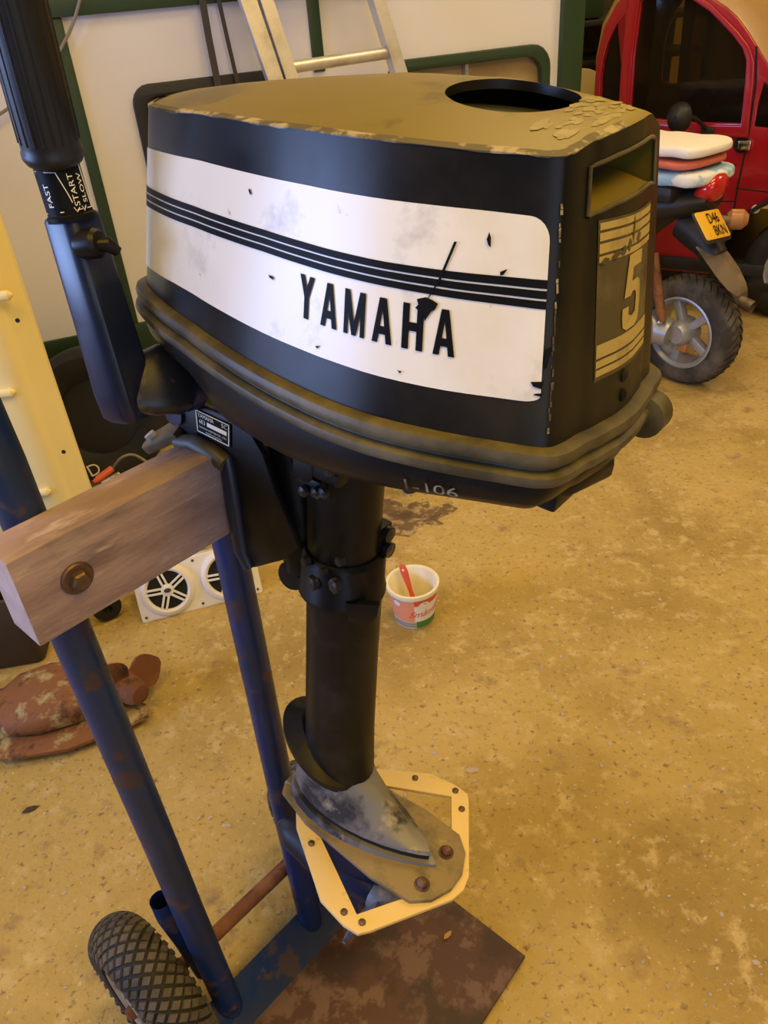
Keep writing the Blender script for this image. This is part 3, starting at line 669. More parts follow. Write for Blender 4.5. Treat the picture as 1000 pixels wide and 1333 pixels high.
# ------------------------------------------------------------------ hand truck
TU = yawframe((-.294, .595, 0), 45)                 # x along the axle (away), y fore, z up ; aft = -y
truck = thing('hand_truck', 'blue tubular hand truck with rusty toe plate carrying the timber beam and motor', 'hand truck', TU)
def tube_(name, pts, r, m, n=20, par=truck): return MB().tube(pts, r, n).build(name, m, par)
tube_('upright_tube', [(0, 0, .012), (-.008, 0, .3), (-.018, 0, .79), (-.021, 0, .99), (-.030, .01, 1.25)], .0195, M['bluepaint'])
tube_('upright_tube', [(.167, 0, .012), (.167, 0, .3), (.172, 0, .79), (.174, 0, .925)], .0185, M['bluepaint'])
tube_('cross_rod', [(.012, .035, .150), (.178, .04, .140)], .0095, M['rust'], 14)
strut = MB().tube([(-.020, .055, .285), (-.020, .053, .25), (-.013, .046, .19), (-.005, .036, .10)], .0145, 16, cap=False).build('wheel_strut', M['bluepaint'], truck)
MB().tube([(.203, .055, .27), (.195, .045, .19), (.18, .03, .10)], .0135, 16).build('wheel_strut', M['bluepaint'], truck)
XY = Matrix.Identity(4)
MB().plate([[(-.17, .0), (.352, .0), (.354, -.289), (-.165, -.315)]], .008, .001, Matrix.Translation((0, 0, .008))).build('toe_plate', M['rustplate'], truck)
MB().add([(-.10, .012, .062), (.210, .012, .062), (.235, -.030, .0125), (-.10, -.030, .0125), (-.10, .008, .058), (.210, .008, .058), (.235, -.036, .0121), (-.10, -.036, .0121)], [(0, 1, 2, 3), (4, 5, 6, 7), (0, 1, 5, 4), (1, 2, 6, 5), (2, 3, 7, 6), (3, 0, 4, 7)]).build('back_angle', M['bluepaint'], truck, smooth=0)
MB().add([(.20, .012, .012), (.20, .012, .06), (.225, -.03, .0125), (.34, .0, .0125)], [(0, 1, 2), (0, 1, 3), (1, 2, 3)]).build('gusset', M['bluepaint'], truck, smooth=0)
tube_('axle', [(-.118, .055, .122), (.310, .055, .122)], .010, M['rust'], 12)
def wheel(cx, cy, cz, rad, wd, name='wheel'):
    prof = []; hub = MB(); ty = MB()
    def rp(a): return (rad-wd/2)+wd/2*math.sin(a), wd/2*math.cos(a)
    pr = [rp(R(a)) for a in range(-28, 209, 12)]
    ty.lathe([(r, x) for r, x in pr], 64, (cx, cy, cz), axis='x', ring=True)
    t = ty.build('tyre', M['tyre2'], truck, smooth=60)
    # diamond tread: blocks between crossing grooves
    blk = MB(); rr_ = random.Random(5); NA, NX = 40, 9
    for i in range(NA):
        for j in range(NX):
            am = R(15+ (j+.5)*150/NX); da = R(150/NX)*.37; th = 2*math.pi*(i+(.5 if j % 2 else 0))/NA; dt = math.pi/NA*.74
            vs = []
            for lift in (-.001, .0036):
                for (s_, q_) in ((-1, 0), (0, -1), (1, 0), (0, 1)):
                    a = am+da*q_*2.05; tt_ = th+dt*s_*1.0; r0, x0 = (rad-wd/2)+(wd/2+lift)*math.sin(a), (wd/2+lift)*math.cos(a)
                    k_ = .86 if lift > 0 else 1
                    a = am+da*q_*2.05*k_; tt_ = th+dt*s_*k_; r0, x0 = (rad-wd/2)+(wd/2+lift)*math.sin(a), (wd/2+lift)*math.cos(a)
                    vs.append((cx+x0, cy+r0*math.cos(tt_), cz+r0*math.sin(tt_)))
            blk.add(vs, [(0, 1, 5, 4), (1, 2, 6, 5), (2, 3, 7, 6), (3, 0, 4, 7), (4, 5, 6, 7)])
    o = blk.build('tread_blocks', M['tyre'], t, smooth=0); o['kind'] = 'stuff'
    rim_ = MB().lathe([(.012, -.034), (.022, -.034), (.024, -.016), (rad-wd*.95, -.012), (rad-wd*.86, -.030), (rad-wd*.76, -.034), (rad-wd*.74, -.028), (rad-wd*.74, .028), (rad-wd*.76, .034), (rad-wd*.86, .03), (rad-wd*.95, .012), (.024, .016), (.022, .034), (.012, .034)], 40, (cx, cy, cz), axis='x', ring=True).build('wheel_rim', M['steel'], truck)
    return t
wheel(-.076, .055, .122, .122, .075)
wheel(.268, .055, .122, .122, .075)
# the beam bolted across the uprights
B0, B1, BZ0, BZ1, BYF, BYB = -.066, .148, .857, .944, -.066, -.019
bm_ = MB().box(((B0+B1)/2, (BYF+BYB)/2, (BZ0+BZ1)/2), (B1-B0, BYB-BYF, BZ1-BZ0), .0022)
def bf(p): return 1 if p.normal.x < -.8 else 0
beam = bm_.build('timber_beam', None, truck, smooth=30, mats=[M['wood'], M['endgrain']], fmat=bf)
bq = TU.at(100, 752, 1, BYF)
MB().lathe([(.0145, 0), (.0145, .0018), (.013, .003), (.0005, .003)], 28, (bq[0], BYF, bq[2]), M=Vector((0, -1, 0)).to_track_quat('Z', 'Y').to_matrix()).build('beam_washer', M['bolt'], beam)
MB().lathe([(.0090, .003), (.0090, .009), (.007, .0105), (.0005, .0105)], 6, (bq[0], BYF, bq[2]), M=Vector((0, -1, 0)).to_track_quat('Z', 'Y').to_matrix()).build('bolt_head', M['bolt'], beam, smooth=20)

# ------------------------------------------------------------------ caravan
CV = yawframe((-.988, 2.499, 0), 20); 
CV = Frame(CV.o, CV.M)                                # x along the wall, y into it, z up
cv = thing('caravan', 'white caravan with dark green trim filling the back of the garage', 'caravan', CV)
XZp = lambda y: Matrix(((1, 0, 0, 0), (0, 0, -1, y), (0, 1, 0, 0), (0, 0, 0, 1)))
def wbox(name, x0, x1, z0, z1, y0, y1, m, bev=.004): return box(name, ((x0+x1)/2, (y0+y1)/2, (z0+z1)/2), (x1-x0, y1-y0, z1-z0), m, cv, bev)
W1 = rrect(.395, .70, .86, 1.07, .05); W2 = rrect(1.19, .72, 1.785, 1.055, .07)
wall = MB().plate([[(-1.6, .39), (1.9, .39), (1.9, 2.2), (-1.6, 2.2)], W1, W2], .02, 0, XZp(.01)).build('side_wall', M['cvwhite'], cv, smooth=0)
wbox('rear_wall', 1.88, 1.9, .39, 2.2, .0, 1.3, M['cvwhite']); wbox('roof', -1.6, 1.9, 2.19, 2.22, 0, 1.3, M['cvwhite']); wbox('floor_pan', -1.6, 1.9, .36, .39, .03, 1.3, M['plastic'])
wbox('far_wall', -1.6, 1.9, .39, 2.2, 1.28, 1.3, M['tan'])
def ringplate(poly, grow):
    cx = sum(p[0] for p in poly)/len(poly); cy = sum(p[1] for p in poly)/len(poly)
    mx = max(p[0] for p in poly)-cx; my = max(p[1] for p in poly)-cy
    return [(cx+(p[0]-cx)*(1+grow/mx), cy+(p[1]-cy)*(1+grow/my)) for p in poly]
f1 = MB().plate([ringplate(W1, .012), ringplate(W1, -.022)], .03, .006, XZp(0)).build('window_frame', M['winblack'], cv)
MB().plate([W1], .004, 0, XZp(.012)).build('window_pane', M['cvglass'], f1)
f2 = MB().plate([ringplate(W2, .010), ringplate(W2, -.024)], .03, .006, XZp(0)).build('window_frame', M['cvgreen'], cv)
MB().plate([W2], .004, 0, XZp(.012)).build('window_pane', M['cvglass'], f2); f2['label'] = 'dark green window frame'
box('window_divider', (1.475, .004, .9), (.012, .02, .3), M['steel'], f2)
wbox('window_blind', 1.17, 1.80, .70, 1.07, .022, .03, M['tan']); wbox('window_blind', .38, .88, .69, 1.08, .022, .03, M['brown'])
wbox('green_moulding', -1.6, 1.9, 1.262, 1.315, -.022, 0, M['cvgreen']); wbox('green_moulding', -1.6, 1.9, 1.315, 1.33, -.032, 0, M['cvgreen'])
wbox('green_strip', .212, .246, .39, 1.262, -.010, 0, M['cvgreen']); wbox('green_strip', .944, .982, 1.06, 1.262, -.010, 0, M['cvgreen'])
wbox('corner_post', 1.83, 1.915, .2, 2.2, -.025, .02, M['cvgreen'])
sk = MB().plate([[(-1.6, .02)]+[(-1.0, .02)]+[(-.55+.40*math.cos(R(a)), .02+.33*math.sin(R(a))) for a in range(180, 0, -15)]+[(-.12, .02), (1.83, .02), (1.83, .40), (-1.6, .40)]], .018, .002, XZp(-.004)).build('green_skirt', M['cvgreen'], cv)
# wheel in the arch
MB().lathe([(.13, -.06), (.17, -.08), (.23, -.085), (.265, -.07), (.275, -.03), (.275, .03), (.265, .07)], 40, (-.55, .10, .275), axis='y', ring=True).build('wheel_tyre', M['tyre2'], cv)

# ladder leaning on the caravan
LD = Frame(CV.o, CV.M)
lad = thing('ladder', 'pale aluminium ladder leaning against the white caravan', 'ladder', LD)
def lad_pt(px, py, y=None):
    return Vector(LD.at(px, py, 1, y if y is not None else -.14))
a0, a1 = lad_pt(344, -5), lad_pt(373, 92); d0 = (a1-a0)/(a0.z-a1.z)
b0, b1 = lad_pt(490, -5), lad_pt(516, 92)
c0, c1 = lad_pt(321, -5), lad_pt(352, 92)
def rail(p, q, name='rail', w=.026, dp=.05):
    t = (q-p)/(p.z-q.z)
    lean = Vector((t.x*.9, -.20, -1)); base = q+lean*(q.z-.0); topp = p-lean*(.9*(1.95-p.z))
    u_ = Vector((1, 0, 0)); v_ = Vector((0, 1, 0)); ss = []
    for c in (base, topp): ss.append([c+u_*(w*x)+v_*(dp*y) for x, y in ((-.5, -.5), (.5, -.5), (.5, .5), (-.5, .5))])
    MB().loft(ss).build(name, M['alu'], lad, smooth=20); return base, topp
ra = rail(a0, a1, w=.036); rb = rail(b0, b1, w=.038); rc_ = rail(c0, c1, w=.045, dp=.035)
for k in range(8):
    z = .045+.262*k; za = (ra[1].z-ra[0].z); t = z/za
    if z > 1.9: break
    p = ra[0].lerp(ra[1], t); q = rb[0].lerp(rb[1], t+.005); MB().tube([p, q], .0165, 12).build('rung', M['alu'], lad)
# straps and cable on the caravan side
for (pp, w, lab) in (([(262, -8), (272, 50), (283, 106)], .020, 'wider dark strap hanging on the caravan wall left of the ladder'), ([(283, -8), (296, 50), (309, 106)], .012, 'narrow dark strap hanging on the caravan wall close to the ladder')):
    pts = [CV.w(CV.at(px, py, 1, -.035)) for px, py in pp]; pts.append(pts[-1]+np.array([0, 0, -.5]))
    up = CV.M[:, 0]; mb = MB()
    mb.loft([[tuple(p+up*(w*a)+CV.M[:, 1]*b) for a, b in ((-.5, -.001), (.5, -.001), (.5, .001), (-.5, .001))] for p in pts])
    tag(mb.build('strap', M['strap'], None, smooth=0), lab, 'strap', 'dark straps on the caravan')
pts = [CV.w(CV.at(px, py, 1, -.03)) for px, py in ((128, -130), (112, -30), (104, 0), (95, 30), (80, 62), (58, 100), (30, 126), (0, 148), (-60, 182), (-260, 260))]
tag(MB().tube(smoothpath([tuple(p) for p in pts], 5), .0045, 8).build('cable', M['cable']), 'thin grey cable drooping across the caravan wall behind the tiller', 'cable')

# ------------------------------------------------------------------ red microcar
CA = yawframe((1.655, 3.116, 0), -33); CA = Frame(CA.o, CA.M)    # x along the side, y into the car, z up
car = thing('car', 'small red car with rounded cabin parked at the right', 'car', CA)
def cp_(px, py): q = CA.at(px, py, 1, 0); return (float(q[0]), float(q[2]))
win = [cp_(*p) for p in ((836, 2), (850, -8), (880, -10), (906, 3), (925, 16), (938, 29), (954, 46), (966, 62), (971, 78), (970, 100), (967, 130), (964, 161), (900, 159), (821, 152), (827, 70))]
qw = [cp_(*p) for p in ((814, 16), (803, 34), (793, 56), (787, 78), (784, 100), (783, 124), (783, 150), (806, 152), (809, 100))]
rw = [cp_(*p) for p in ((995, 108), (988, 132), (982, 165), (1060, 175), (1075, 150), (1060, 130), (1030, 115))]
wa = [(.06+.31*math.cos(R(a)), .20+.30*math.sin(R(a))) for a in range(180, 0, -12)]
body = [(-.86, .16), (-.25, .16)]+[(.06-.31, .16)]+wa+[(.37, .16), (.75, .16), (.80, .55), (.62, .78), (.30, .88)]+[cp_(*p) for p in ((1030, 135), (1000, 84), (987, 62), (975, 42), (961, 23), (947, 10), (932, 0), (900, -20), (860, -26), (828, -18), (803, 4), (786, 36), (776, 78), (773, 122))]+[(-.84, .6)]
side = MB().plate([body, win, qw, rw], .03, .006, XZp(.015)).build('side_panel', M['red'], car)
MB().plate([body, win, qw, rw], .03, .006, XZp(.95)).build('side_panel', M['red'], car)
roofp = [p for p in body if p[1] > .5][1:]
def grow(d): 
    out = []
    for i, (x, z) in enumerate(roofp):
        a, b = roofp[max(i-1, 0)], roofp[min(i+1, len(roofp)-1)]; t = Vector((b[0]-a[0], b[1]-a[1])); t.normalize(); e = d*min(1, max(0, (z-.85)/.15)); out.append((x+t.y*e, z-t.x*e))
    return out
MB().loft([[(x, y_, z) for x, z in grow(d_)] for y_, d_ in ((.01, 0), (.03, .015), (.08, .032), (.16, .042), (.8, .042), (.88, .03), (.93, .015), (.95, 0))], cap=False, closed=False).build('roof_shell', M['roofcream'], car)
box('car_floor', (-.05, .48, .18), (1.5, .9, .05), M['plastic'], car)
for w_, y_ in ((win, .018), (qw, .018), (rw, .018), (win, .95)): MB().plate([w_], .004, 0, XZp(y_)).build('window_pane', M['carglass'], car, smooth=0)
# raised red frame round the door window, pillar and shut lines
def outline(poly, g1, g2, th, y_): return MB().plate([ringplate(poly, g1), ringplate(poly, g2)], th, .004, XZp(y_))
outline(win, .036, .004, .022, -.006).build('door_frame', M['red'], car)
outline(qw, .018, .003, .018, -.004).build('quarter_frame', M['red'], car)
def seam(pts, w=.005): 
    mb = MB(); q = [cp_(*p) for p in pts]; mb.tube([(x, .001, z) for x, z in q], w, 6); return mb.build('shut_line', M['dark'], car)
seam([(985, 60), (984, 110), (976, 166), (972, 190), (960, 245), (952, 300)], .004); seam([(958, 245), (1000, 250)], .003); seam([(935, 262), (958, 262)], .003)
hx_, hz_ = cp_(966, 188); MB().plate([arc(hx_, hz_, .030, 0, 360, 24)[:-1]], .006, .002, XZp(-.001)).build('handle_recess', M['dark'], car)
box('door_handle', (hx_+.012, -.014, hz_), (.045, .02, .035), M['chrome'], car, .006)
sx_, sz_ = cp_(984, 272); MB().plate([arc(sx_, sz_, .016, 0, 360, 20)[:-1]], .006, .002, XZp(-.003)).build('reflector', M['spkwhite'], car)
outline([(x, z) for x, z in arc(.06, .20, .29, 0, 180, 20)]+[(-.23, .15), (.35, .15)], .02, 0, .03, -.006).build('wheel_arch_lip', M['plastic'], car)
MB().lathe([(.10, -.05), (.125, -.065), (.16, -.07), (.19, -.062), (.205, -.045), (.205, .05), (.19, .06)], 48, (.07, .05, .205), axis='y', ring=True).build('tyre', M['tyre2'], car)
MB().lathe([(.128, -.058), (.122, -.064), (.114, -.060), (.112, -.02), (.0005, -.02)], 40, (.07, .05, .205), axis='y').build('wheel_rim', M['alloy'], car)
for k in range(7):
    a = 2*math.pi*k/7; MB().box((0, 0, .058), (.022, .016, .11), .003).xf(Matrix.Translation((.07, .0, .205))@Matrix.Rotation(a, 4, 'Y')).build('wheel_spoke', M['chrome'], car)
bx, bz = cp_(870, 330); box('sill', (-.30, .0, .20), (.5, .06, .05), M['plastic'], car, .01)
# mirror on its stalk
mq, mr_ = CA.at(884, 153, 1, -.16), CA.at(922, 170, 1, -.01)
MB().lathe([(.0005, -.03), (.02, -.028), (.038, -.012), (.042, .0), (.040, .014), (.03, .018), (.0005, .018)], 24, mq, axis='y', M=Matrix.Rotation(R(-30), 3, 'Z')@Matrix.Diagonal((1.15, 1.3, 1.25))).build('door_mirror', M['plastic'], car)
MB().tube(smoothpath([tuple(mq), tuple((mq+mr_)/2+np.array([0, 0, .02])), tuple(mr_)], 5), .008, 10).build('mirror_stalk', M['plastic'], car)
box('mirror_base', mr_, (.05, .03, .03), M['plastic'], car, .008)
# seats inside
for x in (-.35, .05):
    MB().box((x, .5, .55), (.12, .42, .5), .04).build('seat_back', M['brown'], car)

# ------------------------------------------------------------------ scooter
hd = np.array([-.56, .83, 0]); hd /= np.linalg.norm(hd)
SC = Frame((1.118, 2.625, 0), np.array([hd, [-hd[1], hd[0], 0], [0, 0, 1]]).T)   # x forward, y left, z up
sco = thing('scooter', 'black motor scooter with yellow number plate and folded towels on its seat', 'scooter', SC)
def sp(px, py, y=0): return Vector(SC.at(px, py, 1, y))
RW = .192
MB().lathe([(.118, -.036), (.135, -.042), (.16, -.046), (.178, -.040), (.189, -.024), (.192, 0), (.189, .024), (.178, .044), (.16, .052), (.135, .052), (.118, .045)], 56, (0, 0, RW), axis='y', ring=True).build('rear_tyre', M['tyre'], sco, smooth=50)
gv = MB()
for k in range(40):
    a = 2*math.pi*k/40
    for s_ in (-1, 1):
        p = []
        for t in range(4):
            y = s_*(.005+.0115*t); rr_ = .1935-.0038*(t/1.5)**2; aa = a+.06*t; p.append((rr_*math.cos(aa), y, RW+rr_*math.sin(aa)))
        gv.tube(p, .0022, 5)
gv.build('tread_ribs', M['tyre2'], sco)['kind'] = 'stuff'
MB().lathe([(.122, .046), (.126, .052), (.120, .054), (.110, .045), (.105, .0), (.110, -.045), (.120, -.05)], 48, (0, 0, RW), axis='y', ring=True).build('wheel_rim', M['alloy'], sco)
for k in range(5):
    a = 2*math.pi*k/5+.4; MB().box((0, 0, .068), (.030, .03, .10), .006).xf(Matrix.Translation((0, .02, RW))@Matrix.Rotation(a, 4, 'Y')).build('wheel_spoke', M['alloy'], sco)
MB().lathe([(.0005, .075), (.03, .075), (.042, .06), (.045, .03), (.05, .0)], 28, (0, 0, RW), axis='y').build('wheel_hub', M['alloy'], sco)
cq = sp(842, 425, .09)
MB().tube([(.02, .075, RW), (.10, .09, RW+.01), (.2, .1, RW+.02), (.34, .09, RW+.03)], [.045, .058, .065, .06], 20).build('drive_case', M['alloy'], sco)
MB().lathe([(.0005, .165), (.045, .16), (.058, .145), (.06, .10)], 28, (cq.x, 0, cq.z), axis='y').build('case_cover', M['alloy'], sco)
s0, s1 = sp(862, 418, .115), sp(851, 330, .115)
MB().tube([s0, s1], .016, 12).build('shock_absorber', M['rust'], sco); MB().lathe([(.006, .115), (.006, .135), (.0005, .137)], 10, (s0.x, 0, s0.z), axis='y').build('shock_bolt', M['chrome'], sco)
oq = sp(888, 452, .05); MB().box(oq, (.04, .01, .03), .004).build('reflector', M['amber'], sco)
# tail body
tl = []
for (px, py, hw, hh) in ((800, 300, .13, .13), (850, 275, .13, .085), (880, 262, .115, .06), (905, 262, .09, .05), (930, 260, .05, .03)):
    c = sp(px, py); tl.append([(c.x, c.y+hw*math.cos(2*math.pi*k/16), c.z+hh*math.sin(2*math.pi*k/16)) for k in range(16)])
MB().loft(tl).build('tail_body', M['plastic'], sco, smooth=60)
secs = []
for px, py, hw, hh in ((893, 262, .012, .004), (905, 257, .035, .018), (918, 250, .055, .034), (930, 245, .058, .044), (938, 243, .045, .040), (943, 242, .02, .02)):
    c = sp(px, py); secs.append([(c.x, hw*math.cos(2*math.pi*k/20), c.z+hh*math.sin(2*math.pi*k/20)) for k in range(20)])
MB().loft(secs).build('tail_light', M['taillight'], sco, smooth=70)
sx0 = sp(790, 262); sx1 = sp(905, 238)
MB().box(((sx0.x+sx1.x)/2, 0, sx1.z-.020), (abs(sx1.x-sx0.x), .24, .05), .02).build('seat', M['plastic'], sco)
fr_, fe = sp(905, 285), sp(915, 325)
MB().tube([sp(890, 290), sp(905, 300), sp(922, 320), sp(932, 335)], [.05, .055, .045, .04], 14).build('tail_bracket', M['plastic'], sco)
def fsec(px, py, hw): c_ = sp(px, py); return [(c_.x+.012, -hw, c_.z), (c_.x, -hw*.5, c_.z+.012), (c_.x, hw*.5, c_.z+.012), (c_.x+.012, hw, c_.z), (c_.x+.006, hw*.5, c_.z+.002), (c_.x+.006, -hw*.5, c_.z+.002)]
MB().loft([fsec(922, 318, .05), fsec(938, 335, .062), (fsec(952, 355, .062)), fsec(964, 374, .05), fsec(970, 384, .025)]).build('mudguard', M['mud'], sco, smooth=60)
# number plate, a touch left of the centre line
pc = sp(928, 294); rx = Vector(SC.M.T@np.array([.88, .47, 0])); 
pn = np.array([-1, -.22, .85]); pn /= np.linalg.norm(pn); po = np.array(sp(928, 294))+np.array([-.055, 0, 0])
PA, PB, PC_, PD = [Vector(SC.l(at(*p, origin=SC.w(po), normal=SC.M@pn))) for p in ((904, 278), (935, 272), (951, 306), (921, 314))]
ux = (PB-PA).normalized(); uy = (PA-PD).normalized(); ctr = (PA+PB+PC_+PD)/4; pw, ph = (PB-PA).length, (PA-PD).length
pm = basis(ctr, ux, uy)
npl = MB().plate([rrect(-pw/2, -ph/2, pw/2, ph/2, .008)], .004, .001, pm).build('number_plate', M['plateyellow'], sco)
MB().plate([rrect(-pw/2-.006, -ph/2-.010, pw/2+.006, ph/2+.004, .008)], .004, .001, pm@Matrix.Translation((0, 0, -.005))).build('plate_holder', M['plastic'], npl)
def ntext(t, x, y, size): return MB().text(t, size, pm@Matrix.Translation((x, y, .0045))@Matrix.Diagonal((.82, 1, 1, 1)))
ln = ntext('D46', pw*.08, ph*.20, ph*.52); b2 = ntext('8KN', pw*.15, -ph*.25, ph*.52); ln.add(b2.v, b2.f); b2 = ntext('::', -pw*.33, -ph*.33, ph*.2); ln.add(b2.v, b2.f)
ln.build('plate_lettering', M['decalblack'], npl, smooth=0)
# indicator, exhaust
i0, i1 = sp(938, 286, -.06), sp(955, 286, -.11)
MB().tube([i0, (i0+i1)/2, i1], [.014, .012, .014], 10).build('indicator_stem', M['mud'], sco)
MB().tube([i1+Vector((.02, .01, 0)), i1+Vector((.01, 0, 0)), i1+Vector((-.02, -.02, 0)), i1+Vector((-.035, -.03, 0))], [.02, .032, .032, .015], 16).build('indicator_lens', M['amber'], sco)
x0, x1 = sp(925, 384, -.155), sp(962, 391, -.155)
MB().tube([x0+Vector((.1, 0, 0)), x0, x0.lerp(x1, .6), x1, x1+Vector((-.01, 0, 0))], [.04, .05, .055, .052, .03], 20).build('exhaust_can', M['exhaust'], sco)
MB().tube([x1, x1+Vector((-.055, 0, -.012))], .021, 16, cap=False).build('exhaust_tip', M['exhaust'], sco)
# motor and floor section behind the wheel
MB().box((.36, 0, .30), (.28, .18, .22), .03).build('engine_block', M['plastic'], sco)
en = MB(); rr_ = random.Random(2)
for k in range(9): en.box((.18+rr_.random()*.2, .04+rr_.random()*.08, .30+rr_.random()*.17), (.03+rr_.random()*.04, .03, .02+rr_.random()*.03), .004)
en.build('engine_fins', M['alloy'], sco)
MB().tube([(.22, .1, .5), (.2, .12, .42), (.26, .12, .36)], .006, 8).build('engine_hose', M['plastic'], sco)
MB().box((.95, 0, .20), (.55, .3, .06), .025).build('footboard', M['plastic'], sco)
MB().tube([(1.2, 0, .2), (1.25, 0, .5), (1.16, 0, .85), (1.12, 0, .95)], [.09, .13, .1, .05], 16).build('leg_shield', M['plastic'], sco)
MB().tube([(1.1, -.28, .97), (1.13, 0, .98), (1.1, .28, .97)], .014, 10).build('handlebar', M['plastic'], sco)
MB().lathe([(.11, -.04), (.15, -.055), (.18, -.04), (.19, 0), (.18, .04), (.15, .055), (.11, .04)], 40, (1.38, 0, .19), axis='y', ring=True).build('front_tyre', M['tyre2'], sco)
MB().lathe([(.11, -.03), (.1, 0), (.11, .03)], 32, (1.38, 0, .19), axis='y', ring=True).build('front_rim', M['alloy'], sco)
MB().tube([(1.38, 0, .19), (1.2, 0, .75)], .03, 10).build('front_fork', M['plastic'], sco)
# folded towels on the seat: each a thing of its own
def towel(name, px0, px1, py0, py1, y0, y1, m, label, seed, dep=.0, th=None):
    a = sp(px0, py1); b = sp(px1, py1); zb = a.z*.5+b.z*.5; zt = sp((px0+px1)/2, py0).z; xa, xb = a.x, b.x
    rr = random.Random(seed); mb = MB(); nx = 14; secs = []
    for i in range(nx+1):
        t = i/nx; x = xb+(xa-xb)*t; row = []; e = min(1, min(t, 1-t)*7+.55)
        wob = [rr.uniform(-.006, .006) for _ in range(3)]
        for k in range(20):
            an = 2*math.pi*k/20; cx, cz = math.cos(an), math.sin(an)
            sgn = lambda v: math.copysign(abs(v)**.45, v)
            yy = (y0+y1)/2+(y1-y0)/2*sgn(cx)*e*1.0+wob[0]; zz = (zb+zt)/2+(zt-zb)/2*sgn(cz)*e+wob[1]*.6
            row.append(tuple(SC.w((x, yy, zz))))
        secs.append(row)
    mb.loft(secs); o = mb.build(name, m, None, smooth=60, sub=1); tag(o, label, 'towel', 'towels folded on the scooter seat'); return o
towel('towel', 780, 938, 210, 230, -.13, .12, M['towelb'], 'pale blue and white cloth, lowest of the pile on the scooter seat', 1)
towel('towel', 785, 932, 196, 208, -.11, .12, M['towelr'], 'salmon red towel in the middle of the pile on the scooter seat', 2)
towel('towel', 780, 938, 177, 194, -.12, .125, M['towelw'], 'thick white towel on top of the pile on the scooter seat', 3)

# ------------------------------------------------------------------ things on the floor
def tub():
    c = at(540, 803, z=0); f = yawframe((c[0], c[1], 0), -10); t = thing('plastic_tub', 'small white sour cream tub with red and green label standing on the floor', 'tub', f)
    r0, r1, h = .047, .0585, .112
    MB().lathe([(.0005, .004), (r0-.004, .004), (r1-.004, h-.003), (r1-.001, h), (r1+.005, h), (r1+.006, h-.006), (r1+.004, h-.012), (r1, h-.012), (r0, .003), (r0-.003, 0), (.0005, 0)], 48).build('tub_body', M['tubwhite'], t, smooth=40)
    def lab(a0, a1, z0, z1, m, name, off=.0007):
        n = max(2, int(abs(a1-a0)/6)); mb = MB(); secs = []
        for z in (z0, z1):
            r = r0+(r1-r0)*max(0, z-.003)/(h-.015)+off; secs.append([(r*math.cos(R(a0+(a1-a0)*i/n)), r*math.sin(R(a0+(a1-a0)*i/n)), z) for i in range(n+1)])
        mb.loft(secs, cap=False, closed=False); return mb.build(name, m, t)
    # facing the eye is about -80 degrees in this frame
    q = -80
    lab(q-85, q-2, .028, .094, M['tubpink'], 'label_panel'); lab(q-2, q+70, .080, .096, M['tubred'], 'label_panel'); lab(q-2, q+80, .028, .080, M['spkwhite'], 'label_panel')
    lab(q+2, q+75, .006, .028, M['tubgreen'], 'label_panel'); lab(q-70, q+0, .018, .023, M['tubgrey'], 'label_panel'); lab(q-70, q+0, .009, .015, M['tubgrey'], 'label_panel')
    def tx_(s, a, z, size, m, off=.0013, shear=0):
        b = MB().text(s, size); 
        def mp(p): zz = z+p[1]; r = r0+(r1-r0)*max(0, zz-.003)/(h-.015)+off; an = R(a)+(p[0]+shear*p[1])/r; return (r*math.cos(an), r*math.sin(an), zz)
        b.v = [mp(p) for p in b.v]; b.build('label_lettering', m, t, smooth=0)
    tx_('Smântână', q+42, .052, .027, M['tubred'], shear=.35)
    mb = MB(); n = 20
    for (a, z, rx_, rz_) in ((q+22, .081, .013, .010), (q-45, .084, .010, .008)):
        pts = []
        for k in range(n):
            zz = z+rz_*math.sin(2*math.pi*k/n); r = r0+(r1-r0)*max(0, zz-.003)/(h-.015)+.0014; an = R(a)+rx_*math.cos(2*math.pi*k/n)/r; pts.append((r*math.cos(an), r*math.sin(an), zz))
        mb.add(pts, [tuple(range(n))])
    mb.build('label_badge', M['spkwhite'], t, smooth=0)
    b = f
    # brush standing in it
    f2 = yawframe((c[0], c[1], 0), -10); k = thing('paint_brush', 'red handled paint brush standing in the white tub', 'brush', f2)
    p0, p1 = Vector((.012, -.004, .006)), Vector((-.024, .012, .150))
    d = p1-p0; ax_ = d.normalized(); sd_ = ax_.cross(Vector((0, 1, 0))).normalized()
    def bs(t_, w, dd): c_ = p0+d*t_; n_ = ax_.cross(sd_); return [c_+sd_*(w*math.cos(2*math.pi*i/14))+n_*(dd*math.sin(2*math.pi*i/14)) for i in range(14)]
    MB().loft([bs(.30, .007, .005), bs(.5, .0055, .0045), bs(.7, .0075, .005), bs(.88, .0095, .005), bs(.97, .008, .004), bs(1.0, .004, .002)]).build('brush_handle', M['tubred'], k)
    MB().loft([bs(.16, .011, .005), bs(.32, .010, .005)]).build('ferrule', M['steel'], k); MB().loft([bs(0, .011, .003), bs(.17, .0105, .005)]).build('bristles', M['brown'], k)
    hq = p0+d*.92; MB().lathe([(.0032, -.0056), (.0032, .0056)], 12, hq, M=ax_.cross(sd_).to_track_quat('Z', 'Y').to_matrix()).build('hang_hole', M['tubwhite'], k)
tub()
